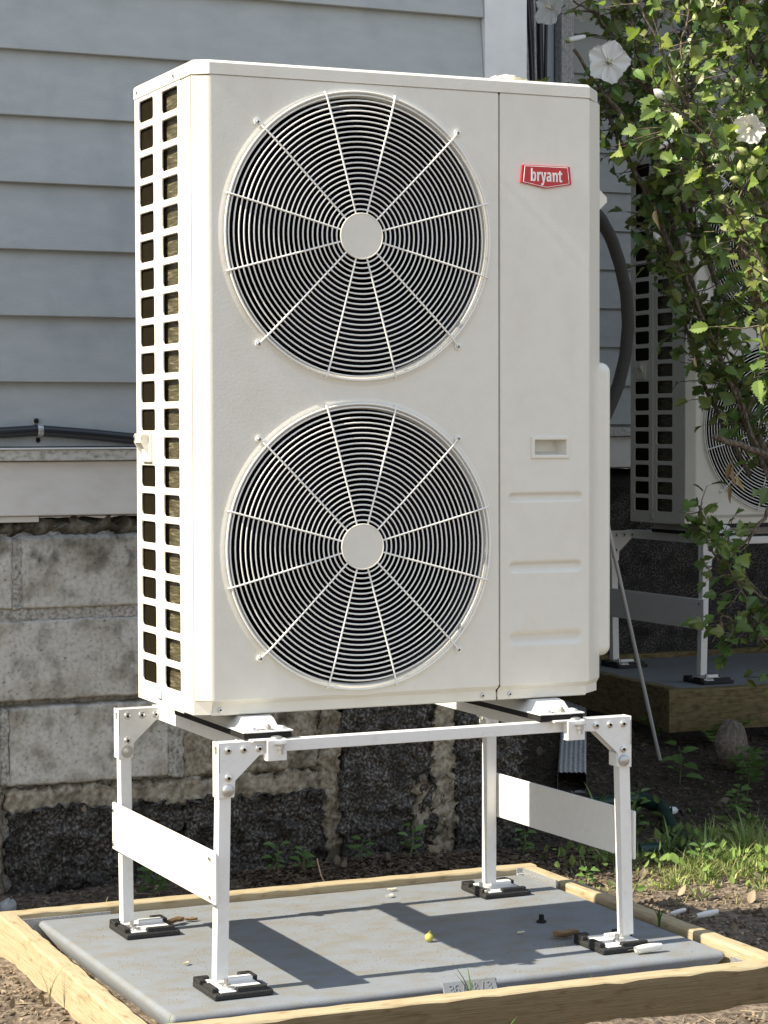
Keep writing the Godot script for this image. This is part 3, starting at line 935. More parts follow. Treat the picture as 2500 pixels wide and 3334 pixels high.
	g.quad(L[0], L[1], L[4], L[5], Vector3.UP)
	g.quad(L[1], L[2], L[3], L[4], Vector3.UP)
	L = loops[0]
	g.quad(L[0], L[1], L[4], L[5], Vector3.DOWN)
	g.quad(L[1], L[2], L[3], L[4], Vector3.DOWN)
	var lid := part("lid", g, M.paint, u)
	for zz in [-0.375, -0.125]:
		part("screw", screw(Vector3(-0.0015, H - 0.018, zz), Vector3(-1, 0, 0), 0.0045), M.metalmix, lid)
	# --- inside: coil, black backing, fans
	g = G.new()
	g.box(Vector3(0.013, 0.02, -0.262), Vector3(0.05, H - 0.04, -0.092), 0.001)
	part("coil", g, M.coil, u)
	g = G.new()
	g.box(Vector3(0.0065, 0.02, -D + 0.003), Vector3(0.05, H - 0.04, -0.2625), 0.001)
	g.box(Vector3(0.05, 0.02, -D + 0.006), Vector3(W - 0.26, H - 0.04, -D + 0.036), 0.001)
	part("rear_coil", g, M.coil_dark, u)
	g = G.new()
	g.quad(Vector3(0.052, 0.02, -0.30), Vector3(0.052, H - 0.04, -0.30), Vector3(SE, H - 0.04, -0.30), Vector3(SE, 0.02, -0.30), Vector3(0, 0, 1))
	g.box(Vector3(0.0515, 0.02, -0.30), Vector3(0.054, H - 0.04, -0.02), 0.0005)
	g.box(Vector3(SE - 0.004, 0.02, -D + 0.004), Vector3(SE - 0.002, H - 0.04, -0.022), 0.0005)
	g.box(Vector3(0.053, 0.655, -0.30), Vector3(SE - 0.005, 0.660, -0.1), 0.0005)
	part("black_backing", g, M.dark, u)  # near-black sheets standing in for the darkness inside the cabinet
	g = G.new()
	g.box(Vector3(0.004, 0.001, -D + 0.002), Vector3(W - 0.012, 0.012, -0.066), 0.001)
	g.box(Vector3(0.7, 0.02, -D + 0.002), Vector3(W - 0.004, H - 0.035, -D + 0.006), 0.001)
	part("base_pan", g, M.paint, u)
	for cy in [0.3395, 0.9815]:
		var fan := G.new()
		fan.cyl(Vector3(FX, cy, -0.16), Vector3(FX, cy, -0.085), 0.055, 24, 0.012)
		for b in 3:
			var Q := []
			for i in 9:
				var r := lerpf(0.05, 0.272, i / 8.0)
				var row := PackedVector3Array()
				for j in 9:
					var s := j / 8.0
					var a: float = TAU * b / 3 + 0.4 + (s - 0.5) * 1.55 * (0.75 + 0.25 * i / 8.0) + i * 0.03
					row.append(Vector3(FX + cos(a) * r, cy + sin(a) * r, -0.085 - 0.075 * s + 0.01 * sin(PI * s)))
				Q.append(row)
			fan.grid(Q)
		part("fan", fan, M.fan, u)
		var sh := G.new()
		var SR := []
		for q in [[0.2865, -0.0135], [0.284, -0.03], [0.282, -0.06], [0.286, -0.11]]:
			SR.append(PackedVector3Array(_circle(q[0], q[1], 72)))
		sh.grid(SR, true)
		part("fan_shroud", sh, M.shell, u, at(Vector3(FX, cy, 0)))
		# wire guard
		var hub := G.new()
		hub.cyl(Vector3(0, 0, 0.006), Vector3(0, 0, 0.0125), 0.0475, 48)
		hub.tube(_circle(0.0466, 0.0118, 48), 0.0016, 6, true)
		var guard := part("fan_guard", hub, M.paint, u, at(Vector3(FX, cy, 0)))
		for k in 23:
			var r := 0.0553 + 0.01064 * k
			var rg := G.new()
			rg.tube(_circle(r, 0.0095 - 0.004 * smoothstep(0.24, 0.30, r), 96), 0.00178, 6, true)
			part("wire_ring", rg, M.wire, guard)
		var rim := G.new()
		rim.tube(_circle(0.2968, 0.0065, 120), 0.0022, 8, true)
		part("rim_ring", rim, M.wire, guard)
		for k in 12:
			var a := deg_to_rad(15.0 + 30.0 * k)
			var d := Vector3(cos(a), sin(a), 0)
			var sp := G.new()
			var far := 0.3025
			var lug := k % 3 == 1
			if lug:
				far = 0.3165
			sp.tube([d * 0.046 + Vector3(0, 0, 0.0095), d * 0.24 + Vector3(0, 0, 0.0125), d * 0.296 + Vector3(0, 0, 0.0095), d * 0.3025 + Vector3(0, 0, 0.006), d * far + Vector3(0, 0, 0.003)], 0.0020, 8)
			var spoke := part("spoke", sp, M.wire, guard)
			if lug:
				var lg := G.new()
				lg.cyl(d * 0.3168 + Vector3(0, 0, 0.0005), d * 0.3168 + Vector3(0, 0, 0.0035), 0.0075, 20)
				part("lug", lg, M.wire, spoke)
				part("screw", screw(d * 0.3168 + Vector3(0, 0, 0.0035), Vector3(0, 0, 1), 0.0048), M.metalmix, spoke)
	# right side: valve cover, clip; feet under the base
	g = G.new()
	g.rbox(at(Vector3(0.962, 0.404, -0.185)), Vector3(0.062, 0.651, 0.25), 0.022, 3)
	part("valve_cover", g, M.paint, u)
	g = G.new()
	g.prism(PackedVector2Array([Vector2(0, 1.128), Vector2(0.010, 1.124), Vector2(0.040, 1.096), Vector2(0.040, 1.086), Vector2(0.010, 1.058), Vector2(0, 1.055)]), -0.15, -0.10, at(Vector3(W - 0.001, 0, 0)))
	part("side_bracket", g, M.paint, u)
	for xx in [0.126, 0.796]:
		g = G.new()
		# pressed-steel foot: hood tapering down to a flanged plate
		var secs := [[-0.38, 0.050, -0.002, 0.0], [-0.01, 0.050, -0.002, 0.0], [0.020, 0.046, -0.005, 0.004], [0.040, 0.040, -0.014, 0.006], [0.052, 0.034, -0.022, 0.0]]
		var Q := []
		for s in secs:
			Q.append(PackedVector3Array([Vector3(xx - s[1] - 0.006, -0.025, s[0]), Vector3(xx - s[1] + 0.006, -0.023, s[0]), Vector3(xx - s[1] + 0.016, s[2], s[0]), Vector3(xx + s[1] - 0.016, s[2], s[0]), Vector3(xx + s[1] - 0.006, -0.023, s[0]), Vector3(xx + s[1] + 0.006, -0.025, s[0])]))
		g.grid(Q)
		g.rbox(at(Vector3(xx, -0.0255, -0.155)), Vector3(0.108, 0.003, 0.450), 0.0012)
		for s in [-1, 1]:
			g.blob(Transform3D(Basis().scaled(Vector3(0.016, 0.008, 0.013)), Vector3(xx + s * 0.032, -0.024, 0.052)), 6, 10)
		var foot := part("mounting_foot", g, M.steel_white, u)
		var bt := G.new()
		bt.cyl(Vector3(xx + 0.004, -0.024, 0.058), Vector3(xx + 0.004, -0.016, 0.058), 0.0075, 6)
		bt.cyl(Vector3(xx + 0.004, -0.017, 0.058), Vector3(xx + 0.004, -0.012, 0.058), 0.0035, 10)
		part("bolt", bt, M.bolt, foot)
		var rb := G.new()
		rb.rbox(at(Vector3(xx, -0.0335, -0.155)), Vector3(0.104, 0.0125, 0.444), 0.002)
		part("rubber_strip", rb, M.black, foot)
	return u

func _circle(r: float, z: float, n: int) -> Array:
	var p := []
	for i in n:
		p.append(Vector3(cos(TAU * i / n) * r, sin(TAU * i / n) * r, z))
	return p

# stand: legs given by their front-left corner at top and bottom (pad coordinates, y = 0 on the pad)
func make_stand() -> Node3D:
	var s := thing("equipment_stand", "white tubular steel stand under the sunlit heat pump", "stand", Vector3.ZERO, 0.0, "heat pump stands")
	var T := 0.0255
	var legs := [
		{"t": Vector3(0.140, 0.465, -0.113), "b": Vector3(0.133, 0.026, -0.120), "mx": 1.0, "front": true},
		{"t": Vector3(0.127, 0.465, -0.700), "b": Vector3(0.127, 0.026, -0.686), "mx": 1.0, "front": false},
		{"t": Vector3(1.034, 0.465, -0.125), "b": Vector3(1.046, 0.026, -0.125), "mx": -1.0, "front": true},
		{"t": Vector3(1.026, 0.465, -0.714), "b": Vector3(1.028, 0.026, -0.720), "mx": -1.0, "front": false}]
	for l in legs:
		var g := G.new()
		var t: Vector3 = l.t
		var b: Vector3 = l.b
		var bs := Basis(Vector3(1, 0, 0), (t - b).normalized(), Vector3(0, 0, 1))
		g.rbox(Transform3D(bs, (t + b) * 0.5 + Vector3(T / 2, 0, -T / 2)), Vector3(T, (t - b).length(), T), 0.0018, 2)
		var leg := part("leg", g, M.steel_white, s)
		# gusset bracket at the top
		g = G.new()
		var mx: float = l.mx
		var ox: float = t.x if mx > 0 else t.x + T
		var poly := PackedVector2Array()
		for q in [[-0.002, 0.024], [0.113, 0.024], [0.113, -0.001], [0.082, -0.003], [0.031, -0.050], [0.029, -0.080], [0.027, -0.082], [-0.002, -0.082]]:
			poly.append(Vector2(ox + mx * q[0], t.y + q[1]))
		g.prism(poly, t.z + 0.0005, t.z + 0.0035)
		g.prism(poly, t.z - T - 0.0035, t.z - T - 0.0005)
		# side cheek with its two windows: strips round the openings
		var cx := ox - mx * 0.0035
		for q in [[0.016, 0.0245, -0.033, 0.008], [-0.083, -0.035, -0.033, 0.008], [-0.010, -0.003, -0.020, -0.005]]:
			g.box(Vector3(minf(cx, cx + mx * 0.003), t.y + q[0], t.z + q[2] + 0.004), Vector3(maxf(cx, cx + mx * 0.003), t.y + q[1], t.z + q[3] - 0.004), 0.0006)
		for zz in [[-0.029, -0.0205], [-0.0055, 0.0035]]:
			g.box(Vector3(minf(cx, cx + mx * 0.003), t.y - 0.035, t.z + zz[0]), Vector3(maxf(cx, cx + mx * 0.003), t.y + 0.016, t.z + zz[1]), 0.0006)
		if mx < 0:
			g.box(Vector3(ox - 0.003 - 0.029 * 1.0, t.y - 0.08, t.z - 0.029), Vector3(ox - 0.029, t.y - 0.052, t.z + 0.0035), 0.0006)
		var br := part("corner_bracket", g, M.steel_white, s)
		for q in [[0.0165, 0.0115], [0.049, 0.0115], [0.081, 0.0115], [0.0165, -0.042]]:
			part("bolt", screw(Vector3(ox + mx * q[0], t.y + q[1] - 0.002, t.z + 0.0035), Vector3(0, 0, 1), 0.0075), M.metalmix, br)
		g = G.new()
		var bc := Vector3(ox + mx * 0.0155, t.y - 0.068, t.z + 0.0035)
		if l.front:
			g.cyl(bc, bc + Vector3(0, 0, 0.002), 0.0125, 24, 0.007)
		else:
			g.cyl(bc, bc + Vector3(0, 0, 0.002), 0.0135, 24)
			g.cyl(bc + Vector3(0, 0, 0.002), bc + Vector3(0, 0, 0.010), 0.0085, 6)
			g.cyl(bc + Vector3(0, 0, 0.010), bc + Vector3(0, 0, 0.016), 0.005, 12)
		part("bolt", g, M.bolt, br)
		# foot
		var fc := b + Vector3(0.052, -0.026, -0.010)
		if mx < 0:
			fc = b + Vector3(-0.014 if l.front else 0.033, -0.026, -0.018)
		if l.front and mx > 0:
			fc = b + Vector3(0.039, -0.026, -0.012)
		g = G.new()
		g.rbox(at(fc + Vector3(0, 0.0065, 0)), Vector3(0.122, 0.012, 0.128), 0.004, 2)
		for c in [[-0.045, -0.056, 0.030, 0.014], [0.045, -0.056, 0.026, 0.014], [0.053, -0.04, 0.014, 0.038], [0.018, 0.054, 0.062, 0.014], [-0.053, 0.022, 0.014, 0.05], [-0.053, -0.04, 0.014, 0.03]]:
			g.rbox(at(fc + Vector3(c[0], 0.0155, c[1])), Vector3(c[2], 0.012, c[3]), 0.002)
		var ft := part("rubber_foot", g, M.rubber, leg)
		g = G.new()
		g.rbox(at(fc + Vector3(0.002, 0.0145, -0.004)), Vector3(0.092, 0.003, 0.09), 0.001)
		g.rbox(at(fc + Vector3(-0.030, 0.0144, 0.045)), Vector3(0.032, 0.0028, 0.028), 0.001)
		g.rbox(at(fc + Vector3(0.018, 0.020, -0.016)), Vector3(0.054, 0.009, 0.018), 0.002)
		part("foot_plate", g, M.steel_white, leg)
		g = G.new()
		var bb := b + Vector3(T / 2 + 0.004, -0.012, 0.011)
		if mx < 0:
			bb = b + Vector3(T / 2 - 0.030, -0.012, 0.004)
		g.cyl(bb, bb + Vector3(0, 0.007, 0), 0.009, 6)
		g.cyl(bb + Vector3(0, 0.007, 0), bb + Vector3(0, 0.018, 0), 0.0045, 12)
		g.cyl(bb + Vector3(0.004, 0.000, 0.022), bb + Vector3(0.004, 0.0045, 0.022), 0.0085, 14, 0.002)
		part("bolt", g, M.bolt, leg)
	# long beams front and back
	for q in [[legs[0].t, legs[2].t], [legs[1].t, legs[3].t]]:
		var g := G.new()
		var a: Vector3 = q[0] + Vector3(0.003, 0.0115, -T / 2)
		var b: Vector3 = q[1] + Vector3(T - 0.003, 0.0115, -T / 2)
		var dir := (b - a).normalized()
		g.rbox(Transform3D(Basis(dir, Vector3.UP, dir.cross(Vector3.UP)), (a + b) * 0.5), Vector3((b - a).length(), 0.0235, T - 0.001), 0.0018, 2)
		part("long_beam", g, M.steel_white, s)
	# cross beams
	for x in [[0.205, 0.243], [0.869, 0.905]]:
		var g := G.new()
		var za := -0.742
		var zf := -0.104
		var bw := 0.046
		var a := Vector3(x[0] + bw / 2 + 0.010, 0.4885, za)
		var b := Vector3(x[0] + bw / 2 + 0.0, 0.4885, zf)
		var dir := (b - a).normalized()
		var bs := Basis(dir.cross(Vector3.UP).normalized() * -1.0, Vector3.UP, dir)
		# open channel: top plate and two webs
		g.rbox(Transform3D(bs, (a + b) * 0.5), Vector3(bw, 0.003, (b - a).length()), 0.001)
		for sd in [-1.0, 1.0]:
			g.rbox(Transform3D(bs, (a + b) * 0.5 + bs.x * sd * (bw / 2 - 0.0015) + Vector3(0, -0.0135, -0.016)), Vector3(0.003, 0.026, (b - a).length() - 0.050), 0.001)
		var cb := part("cross_beam", g, M.steel_white, s)
		g = G.new()
		g.rbox(at(Vector3(b.x + 0.012, 0.4905, -0.118)), Vector3(0.070, 0.003, 0.036), 0.0012)
		g.rbox(at(Vector3(b.x + 0.026, 0.470, -0.0995)), Vector3(0.040, 0.040, 0.003), 0.001)
		g.rbox(at(Vector3(b.x + 0.006, 0.470, -0.1075)), Vector3(0.003, 0.040, 0.016), 0.001)
		part("clamp_plate", g, M.steel_white, cb)
		g = G.new()
		g.cyl(Vector3(b.x + 0.030, 0.492, -0.112), Vector3(b.x + 0.030, 0.493, -0.112), 0.0125, 20, 0.004)
		g.cyl(Vector3(b.x + 0.030, 0.4835, -0.089), Vector3(b.x + 0.030, 0.4850, -0.089), 0.0115, 20)
		g.cyl(Vector3(b.x + 0.030, 0.474, -0.089), Vector3(b.x + 0.030, 0.4835, -0.089), 0.0078, 6)
		g.cyl(Vector3(b.x + 0.030, 0.464, -0.089), Vector3(b.x + 0.030, 0.474, -0.089), 0.0045, 12)
		part("bolt", g, M.bolt, cb)
	# brace boards on both sides
	for q in [[0.1195, -0.724, -0.077, -1.0], [1.0745, -0.742, -0.132, 1.0]]:
		var g := G.new()
		var zc: float = (q[1] + q[2]) * 0.5
		var dx: float = 0.0 if q[3] < 0 else -0.010
		var skew := atan2(dx * 2.0, q[2] - q[1])
		g.rbox(Transform3D(Basis(Vector3.UP, -skew), Vector3(q[0] + dx * 0.6, 0.234, zc)), Vector3(0.007, 0.103, q[2] - q[1]), 0.003, 2)
		var bd := part("brace_board", g, M.steel_white, s)
		if q[3] < 0:
			for zz in [q[1] + 0.012, q[2] - 0.024]:
				for yy in [0.196, 0.270]:
					part("screw", screw(Vector3(q[0] - 0.0035, yy, zz), Vector3(-1, 0, 0), 0.006), M.metalmix, bd)
	return s

func equipment() -> void:
	# pads
	var g := G.new()
	g.rbox(at(Vector3(0.6113, -0.038, -0.455)), Vector3(1.2226, 0.076, 0.909), 0.011, 3)
	for i in g.v.size():
		var p: Vector3 = g.v[i]
		if p.y < -0.011:
			var k := (-0.011 - p.y) * 0.75
			var cc := Vector3(0.6113, p.y, -0.455)
			g.v[i] = p - Vector3(signf(p.x - cc.x) * k, 0, signf(p.z - cc.z) * k) if (absf(p.x - cc.x) > 0.5 or absf(p.z - cc.z) > 0.4) else p
			g.n[i] = (g.n[i] + Vector3(0, -0.75 * Vector2(g.n[i].x, g.n[i].z).length(), 0)).normalized()
	var pad := thing("equipment_pad", "grey-blue composite pad dusted with sand under the sunlit heat pump", "pad", Vector3.ZERO, 0.0, "equipment pads")
	part("slab", g, M.pad, pad)
	g = G.new()
	g.rbox(Transform3D(Basis(Vector3.RIGHT, -0.55), Vector3(0, 0, 0)), Vector3(0.118, 0.034, 0.005), 0.0015)
	var lab := part("size_tab", g, M.pad, pad, at(Vector3(0.622, -0.0125, 0.0005)))
	var tm := text_mesh("36 / 48 / 3", 0.026, 0.0012, false)
	part("lettering", tm, M.pad, lab, Transform3D(Basis(Vector3.RIGHT, -0.55).scaled_local(Vector3(0.80, 1, 1)), Vector3(0, 0.0017, 0.0026)))
	# timber frames
	var fr := thing("timber_frame", "yellow pine board frame around the sunlit equipment pad", "frame", Vector3.ZERO, 0.0, "timber frames around pads")
	var board := func(a: Vector3, b: Vector3, w: float, h: float, m: Material, sd: int, tint := Color(1, 1, 1)) -> MeshInstance3D:
		var gg := G.new()
		var L := (b - a).length()
		var f := noise(0.02, 3, sd)
		# swept section with slightly wandering arrises
		var P := []
		var nseg := 40
		for i in nseg + 1:
			var x := -L / 2 + L * i / nseg
			var row := PackedVector3Array()
			var w2 := w / 2 + f.get_noise_1d(x * 900.0) * 0.0015
			var ch := 0.0035 + maxf(0.0, f.get_noise_1d(x * 500.0 + 300.0)) * 0.009
			var dy := f.get_noise_1d(x * 700.0 + 900.0) * 0.0015
			for q in [[-w2, -h], [-w2, -0.006], [-w2 + 0.0012, -0.0018], [-w2 + 0.004, 0.0], [w2 - ch, 0.0], [w2 - ch * 0.35, -ch * 0.4], [w2, -ch * 1.1], [w2, -h]]:
				row.append(Vector3(x, q[1] + dy, q[0]))
			P.append(row)
		var PA := []
		var PB := []
		for row in P:
			PA.append(row.slice(0, 7))
			PB.append(PackedVector3Array([row[6], row[7], row[0]]))
		gg.grid(PA, false, false, true)
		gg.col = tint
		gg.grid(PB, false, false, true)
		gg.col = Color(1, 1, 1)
		for e in [0, nseg]:
			for k in range(1, 7):
				gg.tri(P[e][0], P[e][k], P[e][k + 1], Vector3(-1 if e == 0 else 1, 0, 0))
		var dir := (b - a).normalized()
		return part("board", gg, m, fr, Transform3D(Basis(dir, Vector3.UP, dir.cross(Vector3.UP)), (a + b) * 0.5))
	var FT := 0.022
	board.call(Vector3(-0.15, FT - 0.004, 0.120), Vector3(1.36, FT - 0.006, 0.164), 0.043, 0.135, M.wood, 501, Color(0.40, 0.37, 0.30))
	board.call(Vector3(-0.090, FT - 0.006, 0.098), Vector3(-0.070, FT, -0.918), 0.038, 0.135, M.wood, 503)
	var bb = board.call(Vector3(-0.45, FT - 0.004, -0.936), Vector3(1.268, FT - 0.006, -0.936), 0.038, 0.135, M.wood, 505)
	board.call(Vector3(1.249, FT - 0.008, -0.916), Vector3(1.254, FT - 0.010, 0.132), 0.038, 0.135, M.wood, 507)
	# galvanised corner brackets
	for q in [[Vector3(-0.0485, -0.01, -0.9155), 1.0, 0.22, 0.05], [Vector3(1.2285, 0.0, -0.9155), -1.0, 0.02, 0.18], [Vector3(1.2315, -0.022, 0.103), -1.0, 0.02, -0.10]]:
		g = G.new()
		var p: Vector3 = q[0]
		g.box(p + Vector3(0, -0.05, 0), p + Vector3(q[1] * q[2], 0.014, 0.003 * signf(q[3])), 0.0008)
		g.box(p + Vector3(0, -0.05, 0), p + Vector3(q[1] * 0.003, 0.014, q[3]), 0.0008)
		for k in 3:
			g.cyl(p + Vector3(q[1] * q[2] * (0.3 + 0.25 * k), -0.002, 0.002), p + Vector3(q[1] * q[2] * (0.3 + 0.25 * k), -0.002, 0.006 * signf(q[3])), 0.004, 10, 0.002)
		part("corner_plate", g, M.galv, fr)
	var st := make_stand()
	var u := make_unit()
	# the second set, further back by the recessed wall
	var off := Vector3(2.58, 0.239, -2.32)
	dup(u, Vector3(2.705, 0.768, -2.507), -0.0155, "shaded heat pump behind the flowering shrub at the recessed wall")
	dup(st, off, 0.0, "shaded white steel stand under the heat pump behind the shrub")
	dup(pad, off, 0.0, "shaded grey pad in front of the recessed wall, behind the shrub")
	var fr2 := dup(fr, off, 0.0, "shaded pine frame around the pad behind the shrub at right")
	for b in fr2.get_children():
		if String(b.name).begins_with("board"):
			b.material_override = M.wood_shaded  # darker wood for the far boards, their shade put into the colour

# ------------------------------------------------------------------ leaves, flowers, shrub
func leaf_mesh(kind: int, sd: int) -> ArrayMesh:
	var g := G.new()
	var r := RandomNumberGenerator.new()
	r.seed = sd
	var out: Array
	if kind == 0:   # three-lobed toothed
		out = [[0.0, 0.02], [0.03, 0.15], [0.13, 0.24], [0.17, 0.34], [0.25, 0.33], [0.30, 0.45], [0.40, 0.43], [0.47, 0.47], [0.48, 0.30], [0.46, 0.20], [0.58, 0.29], [0.63, 0.21], [0.74, 0.25], [0.78, 0.15], [0.88, 0.15], [0.91, 0.07], [1.03, 0.0]]
	elif kind == 1:   # simple toothed oval
		out = [[0.0, 0.02], [0.06, 0.13], [0.17, 0.23], [0.21, 0.20], [0.34, 0.31], [0.38, 0.25], [0.52, 0.31], [0.56, 0.23], [0.70, 0.25], [0.73, 0.17], [0.85, 0.16], [0.88, 0.08], [1.02, 0.0]]
	else:
		out = [[0.0, 0.0], [0.15, 0.10], [0.4, 0.15], [0.7, 0.11], [1.0, 0.0]]
	var fold := r.randf_range(0.15, 0.5)
	var droop := r.randf_range(0.05, 0.45)
	var cup := r.randf_range(-0.25, 0.3)
	var pt := func(y: float, w: float) -> Vector3:
		return Vector3(w * cos(fold * 0.6), y - droop * y * y * 0.2, absf(w) * fold - droop * y * y * 0.5 + cup * w * w)
	for s in [-1.0, 1.0]:
		for k in out.size() - 1:
			var y0: float = out[k][0]
			var y1: float = out[k + 1][0]
			var w0: float = out[k][1] * s * r.randf_range(0.9, 1.1)
			var w1: float = out[k + 1][1] * s
			var m0: Vector3 = pt.call(y0, 0.0)
			var m1: Vector3 = pt.call(y1, 0.0)
			var h0: Vector3 = pt.call(y0, w0 * 0.5)
			var h1: Vector3 = pt.call(y1, w1 * 0.5)
			var e0: Vector3 = pt.call(y0, w0)
			var e1: Vector3 = pt.call(y1, w1)
			var nn := Vector3(0, 0, 1)
			var na: Vector3 = (m1 - m0).cross(h0 - m0) * -s
			na = (na.normalized() if na.length() > 1e-6 else nn)
			g.t3(m0, m1, h1, na, na, na)
			if out[k][1] > 0.03:
				g.t3(m0, h1, h0, na, na, na)
			g.t3(h0, h1, e1, na, na, na)
			if out[k][1] > 0.03:
				g.t3(h0, e1, e0, na, na, na)
	# stalk
	g.tube([Vector3(0, 0.03, 0.0), Vector3(0, -0.12, 0.01), Vector3(0, -0.3, -0.02)], 0.013, 4, false, false)
	return g.mesh()

var leaf_meshes := []
var leaf_xf := []

func add_leaf(p: Vector3, dir: Vector3, up: Vector3, size: float) -> void:
	var y := dir.normalized()
	var z := (up - y * up.dot(y)).normalized()
	var x := y.cross(z)
	leaf_xf.append(Transform3D(Basis(x * size, y * size, z * size), p + y * size * 0.3))

func smooth_path(pts: Array, n: int) -> Array:
	var cv := Curve3D.new()
	for i in pts.size():
		var a: Vector3 = pts[maxi(i - 1, 0)]
		var b: Vector3 = pts[mini(i + 1, pts.size() - 1)]
		var t := (b - a) * 0.16
		cv.add_point(pts[i], -t, t)
	var o := []
	var L := cv.get_baked_length()
	for i in n:
		o.append(cv.sample_baked(L * i / (n - 1.0)))
	return o

func rv() -> Vector3:
	return Vector3(rng.randf_range(-1, 1), rng.randf_range(-1, 1), rng.randf_range(-1, 1))

func flower(parent: Node, p: Vector3, face: Vector3, size: float, openness: float, sd: int, called := "flower") -> void:
	# five broad ruffled petals around a pale column
	var r := RandomNumberGenerator.new()
	r.seed = sd
	var z := face.normalized()
	var x := Vector3.UP.cross(z).normalized()
	var y := z.cross(x)
	var g := G.new()
	g.tube([Vector3.ZERO, Vector3(0, 0, 0.016), Vector3(0, 0.001, 0.030)], [0.0025, 0.0022, 0.003], 8)
	for k in 14:
		var a := r.randf() * TAU
		g.blob(Transform3D(Basis().scaled(Vector3.ONE * 0.0022), Vector3(cos(a) * 0.003, sin(a) * 0.003, 0.016 + 0.018 * r.randf())), 4, 5)
	var fl := part(called, g, M.cream, parent, Transform3D(Basis(x, y, z), p))
	var sg := G.new()
	for k in 5:
		var a := TAU * (k + 0.5) / 5
		sg.tri(Vector3(cos(a + 0.5) * size * 0.03, sin(a + 0.5) * size * 0.03, 0.004), Vector3(cos(a - 0.5) * size * 0.03, sin(a - 0.5) * size * 0.03, 0.004), Vector3(cos(a) * size * 0.13, sin(a) * size * 0.13, 0.010), Vector3(0, 0, 1))
	part("throat", sg, M.calyx, fl)
	for k in 5:
		var pg := G.new()
		var a0 := TAU * k / 5 + r.randf_range(-0.12, 0.12)
		var tilt := openness + r.randf_range(-0.15, 0.15)
		var P := []
		for i in 9:
			var s := i / 8.0
			var row := PackedVector3Array()
			var wd := size * 0.262 * pow(sin(PI * clampf(s * 0.66 + 0.03, 0, 1)), 1.1) * (1.0 if s < 0.95 else 0.80)
			for j in 9:
				var q := (j - 4) / 4.0
				var rr := size * 0.53 * s * (1.0 - 0.20 * q * q * s + 0.035 * sin(q * 9.0 + k) * s)
				var lift := rr * tan(tilt * 0.5) - size * 0.10 * s * s * tilt + 0.004 * s * sin(q * 7.0 + k * 2.0) + size * 0.05 * q * q
				row.append(Vector3(rr * cos(a0) - q * wd * sin(a0), rr * sin(a0) + q * wd * cos(a0), lift + 0.0012 * (k % 2)))
			P.append(row)
		pg.grid(P)
		part("petal", pg, M.petal, fl)

func bud(parent: Node, p: Vector3, dir: Vector3, len: float, white: bool) -> void:
	var y := dir.normalized()
	var x := y.cross(Vector3(0.3, 0.2, 0.9)).normalized()
	var z := x.cross(y)
	var bs := Basis(x, y, z)
	var g := G.new()
	var prof := [[0.0, 0.05], [0.12, 0.24], [0.3, 0.33], [0.5, 0.33], [0.7, 0.26], [0.88, 0.13], [1.0, 0.015]]
	var P := []
	for q in prof:
		var row := PackedVector3Array()
		for k in 10:
			var a: float = TAU * k / 10 + q[0] * 0.8
			row.append(Vector3(cos(a), 0, sin(a)) * q[1] * len * 0.8 * (1.0 + 0.08 * sin(k * PI)) + Vector3(0, q[0] * len, 0))
		P.append(row)
	g.grid(P, true, false, false)
	var o := part("flower_bud", g, M.petal if white else M.bud, parent, Transform3D(bs, p))
	var cg := G.new()
	for k in 6:
		var a := TAU * k / 6
		var d := Vector3(cos(a), 0, sin(a))
		var t := Vector3(-sin(a), 0, cos(a))
		var b0 := Vector3(0, -0.03 * len, 0)
		var m := d * len * 0.27 + Vector3(0, 0.22 * len, 0)
		var e := d * len * 0.30 + Vector3(0, 0.5 * len, 0)
		cg.tri(b0, m - t * len * 0.14, m + t * len * 0.14, d)
		cg.tri(m - t * len * 0.14, m + t * len * 0.14, e, d)
	part("calyx", cg, M.calyx, o)

func furled(parent: Node, p: Vector3, dir: Vector3, len: float) -> void:
	var y := dir.normalized()
	var x := y.cross(Vector3(0.1, 0.3, 0.9)).normalized()
	var P := []
	for i in 8:
		var s := i / 7.0
		var row := PackedVector3Array()
		for k in 12:
			var a := TAU * k / 12 + s * 1.1
			row.append(Vector3(cos(a), 0, sin(a)) * len * (0.10 + 0.04 * sin(s * PI) + 0.012 * cos(3.0 * a)) + Vector3(0, s * len, 0))
		P.append(row)
	var g := G.new()
	g.grid(P, true)
	for k in 12:
		g.tri(Vector3(0, len * 0.985, 0), P[7][k], P[7][(k + 1) % 12], Vector3.UP)
	part("furled_flower", g, M.petal, parent, Transform3D(Basis(x, y, x.cross(y)), p))

